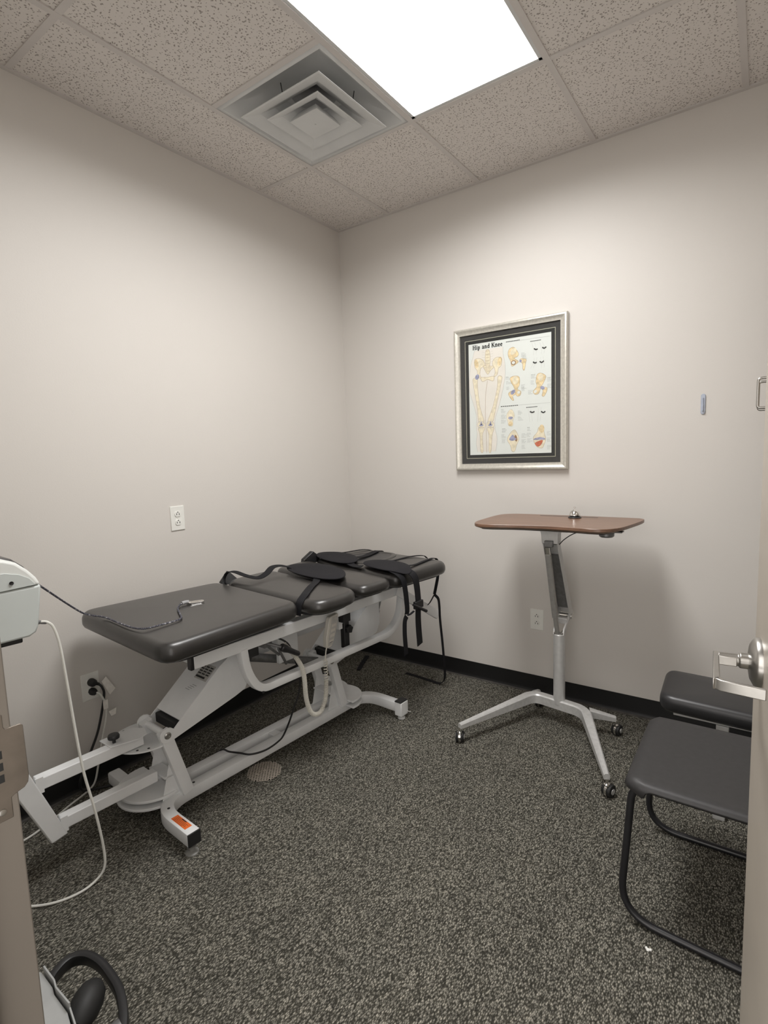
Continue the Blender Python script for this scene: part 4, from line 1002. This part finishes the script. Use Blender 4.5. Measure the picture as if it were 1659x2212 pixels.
# belt over the seat section
t1 = belt('black restraint belt with an oval pad lying across the middle seat section')
b = NB(); oval(b, -.275, .935, .228, .112, -.24, .8055, .007, lambda x, y: .009); obj('pad', b, 'neoprene', t1)
b = NB(); ribbon(b, catmull([(-.43, .90, .822), (-.455, .86, .838), (-.455, .80, .842), (-.42, .73, .826), (-.41, .67, .818), (-.45, .63, .832), (-.51, .61, .848), (-.555, .60, .842), (-.565, .585, .815), (-.55, .578, .79)], 8), .034, .003, up=(0, 0, 1)); obj('strap', b, 'webbing', t1)
b = NB(); ribbon(b, catmull([(-.155, .825, .813), (-.125, .785, .8075), (-.085, .72, .8075), (-.04, .655, .8065), (.0, .60, .805), (.01, .568, .79), (.008, .556, .765), (.006, .552, .73)], 8), .034, .003); obj('strap', b, 'webbing', t1)
b = NB(); prism(b, [(-.640, .600, .780), (-.625, .640, .835), (-.612, .690, .778), (-.600, .69, .772), (-.612, .60, .772)], (.022, 0, 0)); obj('buckle', b, 'black_plastic', t1, bevel=.003)
# belt beside the wall
t2 = belt('black restraint belt with an oval pad lying at the wall side of the hip section')
b = NB(); oval(b, -.435, 1.250, .195, .095, -.36, .8055, .007, lambda x, y: .009); obj('pad', b, 'neoprene', t2)
b = NB(); ribbon(b, catmull([(-.30, 1.20, .819), (-.25, 1.165, .812), (-.20, 1.150, .8085), (-.165, 1.16, .8085)], 8), .040, .003); obj('strap', b, 'webbing', t2)
b = NB(); ribbon(b, catmull([(-.54, 1.33, .818), (-.535, 1.42, .808), (-.50, 1.54, .8085), (-.47, 1.60, .795), (-.465, 1.63, .77)], 8), .018, .003); obj('strap', b, 'webbing', t2)
b = NB(); ribbon(b, catmull([(-.33, 1.30, .818), (-.335, 1.38, .8125), (-.375, 1.52, .8125), (-.40, 1.59, .800), (-.41, 1.63, .77)], 8), .042, .003); obj('strap', b, 'webbing', t2)
b = NB(); prism(b, [(-.628, 1.135, .772), (-.628, 1.145, .806), (-.615, 1.205, .846), (-.600, 1.245, .810), (-.598, 1.235, .780)], (.030, 0, 0)); bk = obj('buckle', b, 'black_plastic', t2, bevel=.004)
b = NB(); box(b, -.597, -.592, 1.14, 1.225, .802, .807); obj('buckle_bar', b, 'satin', bk)
# belt on the room side with hanging straps
t3 = belt('black restraint belt with an oval pad at the room side, its wide straps hanging down')
def lf(x, y): return .010 - max(0, x - .06) ** 2 * 2.5
b = NB(); oval(b, -.035, 1.215, .175, .092, -.28, .8055, .007, lf); obj('pad', b, 'neoprene', t3)
b = NB(); ribbon(b, catmull([(.06, 1.135, .816), (.105, 1.125, .806), (.128, 1.13, .782), (.134, 1.138, .735), (.134, 1.148, .663), (.134, 1.150, .62), (.132, 1.147, .602)], 8), .040, .003, up=(0, 0, 1)); s1 = obj('strap', b, 'webbing', t3)
b = NB(); ribbon(b, catmull([(.132, 1.146, .592), (.134, 1.128, .570), (.134, 1.124, .506), (.130, 1.134, .43), (.128, 1.138, .395)], 8), .032, .003, up=(1, 0, 0)); obj('strap_tail', b, 'webbing', s1)
b = NB(); ribbon(b, catmull([(.08, 1.20, .815), (.125, 1.195, .806), (.150, 1.20, .782), (.157, 1.205, .735), (.157, 1.212, .68), (.157, 1.213, .649), (.156, 1.210, .554), (.154, 1.222, .428)], 8), .052, .0035, up=(0, 0, 1)); s2 = obj('strap', b, 'webbing', t3)
b = NB(); box(b, .150, .168, 1.178, 1.244, .622, .66); obj('buckle', b, 'black_plastic', s2, bevel=.003)
b = NB(); cyl(b, (.172, 1.150, .655), (.178, 1.252, .600), .006, .008); obj('buckle_lever', b, 'black_plastic', s2)
b = NB(); ribbon(b, catmull([(.150, 1.185, .612), (.142, 1.165, .600), (.134, 1.150, .596)], 6), .014, .003); obj('connecting_strap', b, 'webbing', t3)
b = NB(); ribbon(b, catmull([(-.12, 1.29, .817), (-.125, 1.36, .8065), (-.11, 1.50, .8075), (-.07, 1.58, .805), (-.06, 1.61, .785)], 8), .018, .003); obj('strap', b, 'webbing', t3)
b = NB(); ribbon(b, catmull([(.045, 1.28, .814), (.045, 1.35, .8065), (.03, 1.47, .8065), (.02, 1.56, .802), (.018, 1.595, .785), (.018, 1.604, .745), (.018, 1.600, .69), (.016, 1.585, .64), (.005, 1.580, .585)], 8), .018, .003); s4 = obj('strap', b, 'webbing', t3)
b = NB(); ribbon(b, catmull([(.005, 1.580, .585), (-.02, 1.575, .54), (-.035, 1.57, .52)], 6), .020, .003); ribbon(b, catmull([(.007, 1.581, .583), (.024, 1.59, .56), (.024, 1.600, .511), (.020, 1.61, .429), (.026, 1.62, .292), (.022, 1.64, .152), (.010, 1.66, .06), (-.03, 1.675, .010), (-.10, 1.680, .004), (-.20, 1.685, .004), (-.30, 1.687, .004)], 8), .018, .003, up=(1, 0, 0)); obj('strap_tail', b, 'webbing', s4)
t4 = thing('loose_strap', 'short black strap end lying on the carpet under the treatment table', 'strap', TO, -TA)
b = NB(); ribbon(b, catmull([(-.69, 1.76, .01), (-.64, 1.65, .004), (-.585, 1.55, .004)], 6), .028, .003); obj('webbing', b, 'webbing', t4)

# ------------------------------------------------------------------ rolling sit-stand desk
DK = Vector((1.547, -.287, 0)); DR = math.radians(-7)
dk = thing('rolling_desk', 'small walnut topped height adjustable desk on a silver column and castered base', 'desk', DK, 0)
RD = Matrix.Rotation(DR, 3, 'Z')
# top
out_ = [(1.198, -.40), (1.203, -.49), (1.232, -.568), (1.30, -.585), (1.42, -.556), (1.55, -.540), (1.67, -.548), (1.76, -.562), (1.825, -.545), (1.868, -.47), (1.893, -.33), (1.908, -.19), (1.890, -.143), (1.84, -.131), (1.6, -.126), (1.35, -.128), (1.25, -.142), (1.205, -.19), (1.195, -.28)]
cv = [Vector((p.x - DK.x, p.y - DK.y)) for p in catmull([(x, y, 0) for x, y in out_], 6, True)]
def slab(levels, m, name, parent, ms=None):
    b = NB(); rr = []
    for d_, z in levels: rr.append([b.verts.new((p.x, p.y, z)) for p in inset(cv, d_)])
    n = len(cv)
    for A, B in zip(rr, rr[1:]):
        for i in range(n): b.faces.new((A[i], A[(i + 1) % n], B[(i + 1) % n], B[i]))
    b.faces.new(rr[0][::-1]); b.faces.new(rr[-1])
    return obj(name, b, m, parent, angle=30)
top = slab([(0.0, 1.0378), (0, 1.0492), (.0012, 1.0505)], 'wood', 'desktop', dk)
slab([(.030, 1.0255), (.004, 1.0345), (.0003, 1.0377)], 'edge_brown', 'edge_band', top)
slab([(.034, 1.0225), (.032, 1.0254)], 'desk_under', 'underside', top)
b = NB(); box(b, 1.413 - DK.x, 1.700 - DK.x, -.180 - DK.y, -.166 - DK.y, 1.0504, 1.0509); obj('device_slot', b, 'black_plastic', top)
b = NB(); lathe(b, [(0, .994), (.026, .994), (.032, .999), (.033, 1.016), (.029, 1.0225), (0, 1.0225)], (1.792 - DK.x, -.40 - DK.y, 0)); box(b, 1.75 - DK.x, 1.86 - DK.x, -.425 - DK.y, -.375 - DK.y, 1.0175, 1.0226); obj('height_paddle', b, 'grey_metal', dk, bevel=.001)
# head bracket under the top
def dl(x, y, z): return (x, y, z)
b = NB(); prism(b, [(-.085, -.150, 1.0225), (.075, -.150, 1.0225), (.052, -.150, 1.015), (.042, -.150, 1.0), (.040, -.150, .952), (-.036, -.150, .952), (-.040, -.150, 1.0), (-.050, -.150, 1.015)], (0, .045, 0))
box(b, -.10, .10, -.20, .06, 1.017, 1.0228); hb = obj('head_bracket', b, 'silver', dk, bevel=.003)
b = NB(); box(b, -.020, .020, -.166, -.148, .938, .968); obj('hinge_knuckle', b, 'grey_metal', hb, bevel=.003)
# outer channel arm
A0 = Vector((0, .085, .545)); A1 = Vector((0, -.125, .957)); ad = (A1 - A0).normalized(); an = Vector((0, ad.z, -ad.y))
b = NB()
for s in (-1, 1):
    x = s * .036
    prism(b, [Vector((x, 0, 0)) + p for p in (A0 - an * .018, A0 + an * .028, A1 + an * .018, A1 - an * .018)], (-s * .005, 0, 0))
prism(b, [Vector((-.034, 0, 0)) + p for p in (A0 + an * .030, A1 + an * .020, A1 + an * .014, A0 + an * .024)], (.068, 0, 0))
oa = obj('outer_arm', b, 'silver', dk, bevel=.0015)
b = NB(); prism(b, [Vector((-.026, 0, 0)) + p for p in (A0 + ad * .05 + an * .004, A1 - ad * .08 + an * .002, A1 - ad * .08 + an * .012, A0 + ad * .05 + an * .020)], (.052, 0, 0)); obj('inner_cover', b, 'grey_metal', oa)
b = NB(); cyl(b, A0 - Vector((.040, 0, 0)), A0 + Vector((.040, 0, 0)), .014); cyl(b, A1 - Vector((.038, 0, 0)), A1 + Vector((.038, 0, 0)), .012); obj('pivot', b, 'chrome', oa)
# inner link arm
B0_ = Vector((-.006, -.012, .475)); B1_ = Vector((-.006, -.150, .905)); bd = (B1_ - B0_).normalized()
b = NB(); sweep(b, [B0_, B0_ + bd * .12], rect(.022, .020, .005), up=(1, 0, 0)); sweep(b, [B0_ + bd * .10, B1_], rect(.028, .027, .006), up=(1, 0, 0)); ia = obj('gas_cylinder', b, 'mid_silver', dk, bevel=.001)
b = NB(); sweep(b, [B1_ - bd * .003, B1_ + bd * .035], rect(.024, .026, .004), up=(1, 0, 0)); obj('clevis', b, 'chrome', ia)
# joint block, column
b = NB()
for s in (-1, 1): prism(b, [(s * .028, -.020, .470), (s * .028, .020, .470), (s * .030, .060, .520), (s * .036, .108, .545), (s * .036, .106, .580), (s * .036, .080, .575), (s * .030, .030, .525), (s * .028, -.005, .500)], (-s * .010, 0, 0))
box(b, -.028, .028, .030, .055, .515, .545); obj('joint_bracket', b, 'aluminium', dk, bevel=.003)
b = NB(); lathe(b, [(0, .110), (.0285, .110), (.0285, .470), (.0255, .474), (0, .474)], n=40); cl = obj('column', b, 'silver', dk)
b = NB()
for x, y in ((-.016, -.016), (.018, -.012), (.012, .018)): lathe(b, [(.007, .474), (.007, .482), (.004, .485), (0, .485)], (x, y, 0), n=14)
obj('bolt', b, 'chrome', cl)
b = NB(); tube(b, catmull([(.036, -.118, .945), (.060, -.120, .972), (.10, -.115, 1.000), (.15, -.11, 1.018), (.19, -.105, 1.0215)], 8), .0022, 8); obj('cable', b, 'black_plastic', dk)
# cast base: bar with two splayed V ends, each leg tapering
def leg(b, pts, w, h, zt):
    """pts: (x, y), width, depth and top height per point; rounded top edges"""
    rr = []
    P = [Vector((x, y, 0)) for x, y in pts]
    for i, p in enumerate(P):
        t = (P[min(i + 1, len(P) - 1)] - P[max(i - 1, 0)]).normalized(); s = Vector((-t.y, t.x, 0)); ww, hh, z = w[i], h[i], zt[i]
        sec = [(-ww / 2, -hh), (ww / 2, -hh), (ww / 2, -.006), (ww / 2 - .006, 0), (-ww / 2 + .006, 0), (-ww / 2, -.006)]
        rr.append([b.verts.new(p + s * a + Vector((0, 0, z + c))) for a, c in sec])
    for A, B in zip(rr, rr[1:]):
        for j in range(6): b.faces.new((A[j], A[(j + 1) % 6], B[(j + 1) % 6], B[j]))
    b.faces.new(rr[0][::-1]); b.faces.new(rr[-1])
def lw(x, y): return (x - DK.x, y - DK.y)
AL, AR = Vector(lw(1.410, -.268)), Vector(lw(1.680, -.312))
ends = {'fl': lw(1.203, -.716), 'bl': lw(1.398, -.165), 'br': lw(1.812, -.262), 'fr': lw(1.886, -.768)}
b = NB()
def vpath(p0, p1, p2, p3, r=.05):  # polyline with rounded knees
    return fillet([(p[0], p[1], 0) for p in (p0, p1, p2, p3)], r, 7)
for key in (('fl', 'fr'),):
    pp = vpath(ends['fl'], AL, AR, ends['fr'], .055); n = len(pp); cum = [0]
    for i in range(1, n): cum.append(cum[-1] + (pp[i] - pp[i - 1]).length)
    Lt = cum[-1]; L1 = (Vector(ends['fl']) - AL).length
    def kk(c): return min(1, c / (L1 * .9), (Lt - c) / (L1 * .9))
    leg(b, [(p.x, p.y) for p in pp], [.023 + .021 * kk(c) for c in cum], [.024 + .024 * kk(c) for c in cum], [.098 + .034 * kk(c) for c in cum])
for a, e in ((AL, 'bl'), (AR, 'br')):
    E_ = Vector(ends[e]); m_ = a.lerp(E_, .15)
    leg(b, [tuple(m_), tuple(E_)], [.036, .023], [.040, .024], [.127, .098])
obj('base', b, 'aluminium', dk, angle=32)
def caster(x, y, a):
    z = .027
    b = NB(); ax = Vector((math.cos(a), math.sin(a), 0)); off = Vector((-ax.y, ax.x, 0)) * .012
    c = Vector((x, y, z)) + off
    lathe(b, [(0, -.020), (.018, -.020), (.024, -.018), (.0262, -.014), (.0262, -.006), (.024, -.005), (.024, .005), (.0262, .006), (.0262, .014), (.024, .018), (.018, .020), (0, .020)], c, ax, 28)
    w_ = obj('caster', b, 'black_rubber', dk)
    b = NB(); lathe(b, [(.0, -.0215), (.0115, -.0215), (.012, -.019)], c, ax, 20); lathe(b, [(.012, .019), (.0115, .0215), (0, .0215)], c, ax, 20); obj('hub_cap', b, 'silver', w_)
    b = NB(); lathe(b, [(.0, -.0050), (.0272, -.0050), (.0272, .0050), (0, .0050)], c, ax, 28)
    cyl(b, (x, y, .045), (x, y, .078), .0055, n=12); lathe(b, [(.009, .048), (.012, .052), (.012, .056), (.006, .060)], (x, y, 0), n=18)
    bmesh.ops.transform(b, matrix=Matrix.Identity(4), verts=b.verts); obj('housing', b, 'chrome', w_)
for k, a in (('fl', .35), ('bl', .2), ('br', -.25), ('fr', -.35)): caster(ends[k][0], ends[k][1], a)

bl = thing('service_bell', 'small chrome service bell standing on the walnut desk top', 'bell', (1.600, -.215, 1.0506))
b = NB(); lathe(b, [(0, 0), (.031, 0), (.0315, .003), (.027, .008), (.015, .011), (0, .011)]); obj('base', b, 'bell_dark', bl)
b = NB(); lathe(b, [(.0262, .012), (.0275, .013), (.0265, .019), (.0215, .030), (.013, .038), (.005, .041), (0, .0415)]); obj('dome', b, 'chrome', bl)
b = NB(); lathe(b, [(.003, .041), (.003, .050), (.0055, .051), (.0055, .054), (0, .056)], n=16); obj('button', b, 'chrome', bl)

# ------------------------------------------------------------------ sled base chair
ch = thing('sled_chair', 'black plastic chair with sled tube base in front of the padded bench', 'chair', (2.30, -1.09, 0))
def cp(x, y, z): return (x - 2.30, y + 1.09, z)
b = NB(); NX, NY = 26, 22; rows = []
for i in range(NX + 1):
    t = i / NX; row = []
    for j in range(NY + 1):
        v = j / NY * 2 - 1
        # plan shape with rounded front corners
        half = .240; yy = v * half
        xf = 2.050
        cr_ = max(0, abs(v) * half - (half - .055)); fx = .055 - math.sqrt(max(0, .055 ** 2 - cr_ ** 2))
        L = .50
        s = t * L
        if s < .045: a = s / .045 * PI / 2; x = xf + fx + .030 * (1 - math.cos(a)); z = .412 + .028 * math.sin(a)
        else: x = xf + fx * (1 - (s - .045) / (L - .045)) + .030 + (s - .045); z = .440 - .010 * math.sin((s - .045) / (L - .045) * PI) * (1 - v * v)
        ed = max(0, abs(v) - .90) / .10; z -= .010 * ed * ed
        row.append(b.verts.new(cp(x, -1.095 + yy, z)))
    rows.append(row)
for i in range(NX):
    for j in range(NY): b.faces.new((rows[i][j], rows[i + 1][j], rows[i + 1][j + 1], rows[i][j + 1]))
st_ = obj('seat', b, 'seat_plastic', ch, angle=70); s = st_.modifiers.new('Solid', 'SOLIDIFY'); s.thickness = .011; s.offset = -1
for k, (yt, yb) in enumerate(((-1.305, -1.322), (-.885, -.868))):
    b = NB(); tube(b, fillet([cp(2.50, yt, .418), cp(2.075, yt, .418), cp(2.048, yb, .0115), cp(2.60, yb - (.03 if k == 0 else -.005), .0115), cp(2.585, yt, .44), cp(2.63, yt, .82)], [.045, .11, .07, .02], 9), .0105, 14); obj('sled_frame', b, 'tube_black', ch)
b = NB(); tube(b, [cp(2.44, -1.305, .415), cp(2.44, -.885, .415)], .009, 12); tube(b, [cp(2.12, -1.305, .415), cp(2.12, -.885, .415)], .009, 12); obj('cross_tube', b, 'tube_black', ch)
b = NB(); rows = []
for i in range(9):
    row = []
    for j in range(13):
        v = j / 12 * 2 - 1; z = .60 + .22 * i / 8; row.append(b.verts.new(cp(2.598 + .02 * i / 8 + .018 * (1 - v * v), -1.095 + v * .225, z)))
    rows.append(row)
for i in range(8):
    for j in range(12): b.faces.new((rows[i][j], rows[i + 1][j], rows[i + 1][j + 1], rows[i][j + 1]))
bk_ = obj('backrest', b, 'seat_plastic', ch, angle=70); s = bk_.modifiers.new('Solid', 'SOLIDIFY'); s.thickness = .010

# ------------------------------------------------------------------ padded bench behind the chair
bn = thing('padded_bench', 'low black padded bench on a grey post between the chair and the back wall', 'bench', (2.30, -.52, 0))
b = NB(); cushion(b, [(-.250, -.150), (.33, -.175), (.33, .130), (-.262, .155)], .055, .365, .430, edge=.024, puff=.004); obj('pad', b, 'vinyl_black', bn, angle=60)
b = NB(); box(b, -.20, .28, -.13, -.10, .352, .366); box(b, -.20, .28, .10, .13, .352, .366); obj('pad_frame', b, 'silver', bn, bevel=.002)
b = NB(); box(b, -.058, -.018, -.135, -.095, .03, .352); obj('post', b, 'silver', bn, bevel=.002)
b = NB(); box(b, .19, .23, -.02, .02, .03, .352); obj('post', b, 'silver', bn, bevel=.002)
b = NB(); box(b, -.058, -.018, -.17, .17, 0, .03); box(b, .19, .23, -.17, .17, 0, .03); box(b, -.018, .19, -.015, .015, .04, .07); obj('foot_bar', b, 'silver', bn, bevel=.003)

# ------------------------------------------------------------------ grey exercise machine with looped strap beside the door jamb
ex = thing('exercise_machine', 'grey metal exercise machine with a black looped handle beside the left door jamb', 'exercise equipment', (1.15, -2.50, 0))
def ep(x, y, z): return (x - 1.15, y + 2.50, z)
b = NB()
ol = [(1.098, -2.482), (1.152, -2.484), (1.172, -2.489), (1.232, -2.489), (1.282, -2.500), (1.315, -2.575)]
for k in range(len(ol) - 1):
    p, q = Vector(ol[k]), Vector(ol[k + 1]); n_ = Vector((-(q - p).y, (q - p).x)).normalized() * .003
    prism(b, [ep(p.x, p.y, .03), ep(q.x, q.y, .03), ep(q.x + n_.x, q.y + n_.y, .03), ep(p.x + n_.x, p.y + n_.y, .03)], (0, 0, .272 - (.01 if k > 2 else 0)))
prism(b, [ep(1.098, -2.486, .29), ep(1.155, -2.488, .29), ep(1.175, -2.493, .29), ep(1.232, -2.493, .285), ep(1.280, -2.504, .28), ep(1.305, -2.585, .28), ep(1.05, -2.585, .28), ep(1.05, -2.50, .285)], (0, 0, -.25))
obj('housing', b, 'cart_metal', ex)
b = NB(); box(b, ep(1.06, 0, 0)[0], ep(1.31, 0, 0)[0], ep(0, -2.59, 0)[1], ep(0, -2.47, 0)[1], 0, .032); obj('foot_plate', b, 'black_rubber', ex, bevel=.004)
b = NB(); sweep(b, catmull([ep(1.080, -2.472, .165), ep(1.018, -2.448, .172), ep(.994, -2.415, .172), ep(.992, -2.385, .172), ep(1.016, -2.362, .172), ep(1.063, -2.352, .172), ep(1.118, -2.354, .172), ep(1.180, -2.364, .172), ep(1.245, -2.392, .168), ep(1.285, -2.43, .165), ep(1.29, -2.49, .16)], 8), rect(.020, .030, .006)); obj('loop_handle', b, 'black_plastic', ex)
b = NB()
lathe(b, [(0, -.004), (.020, 0), (.028, .012), (.034, .035), (.034, .060), (.028, .082), (.015, .096), (0, .100)], ep(1.172, -2.462, .175), Vector((-.045, .062, .008)), 22)
obj('pedal', b, 'black_rubber', ex)
b = NB(); cyl(b, ep(1.20, -2.50, .17), ep(1.170, -2.458, .175), .016); cyl(b, ep(1.235, -2.49, .16), ep(1.25, -2.40, .165), .022); obj('axle', b, 'grey_metal', ex)
b = NB(); sweep(b, catmull([ep(1.20, -2.345, .006), ep(1.27, -2.365, .006), ep(1.32, -2.42, .006), ep(1.33, -2.50, .006)], 6), rect(.05, .010, .004)); obj('floor_pad', b, 'black_rubber', ex)

# ------------------------------------------------------------------ world, camera, view
w = bpy.data.worlds.new('World'); bpy.context.scene.world = w; w.use_nodes = True
w.node_tree.nodes['Background'].inputs[0].default_value = (1, .95, .90, 1); w.node_tree.nodes['Background'].inputs[1].default_value = 2.8
cam = bpy.data.cameras.new('camera'); co = bpy.data.objects.new('camera', cam); C.objects.link(co)
cam.sensor_fit = 'HORIZONTAL'; cam.sensor_width = 36; cam.lens = 36 * 1153.574 / 1659; cam.clip_start = .01
pitch, yaw, roll = -0.108546, -0.620511, -0.0350461
f = Vector((math.sin(yaw) * math.cos(pitch), math.cos(yaw) * math.cos(pitch), math.sin(pitch)))
r0 = Vector((math.cos(yaw), -math.sin(yaw), 0)); u0 = r0.cross(f)
r = r0 * math.cos(roll) + u0 * math.sin(roll); u = -r0 * math.sin(roll) + u0 * math.cos(roll)
R3 = Matrix((r, u, -f)).transposed()
co.matrix_world = Matrix.Translation((2.356148, -2.890997, 1.398079)) @ R3.to_4x4()
sc = bpy.context.scene; sc.camera = co
sc.view_settings.view_transform = 'Standard'; sc.view_settings.look = 'None'; sc.view_settings.gamma = 1
sc.view_settings.exposure = EXPO
sc.cycles.max_bounces = 10; sc.cycles.diffuse_bounces = 7; sc.cycles.transparent_max_bounces = 8
sc.cycles.use_denoising = True
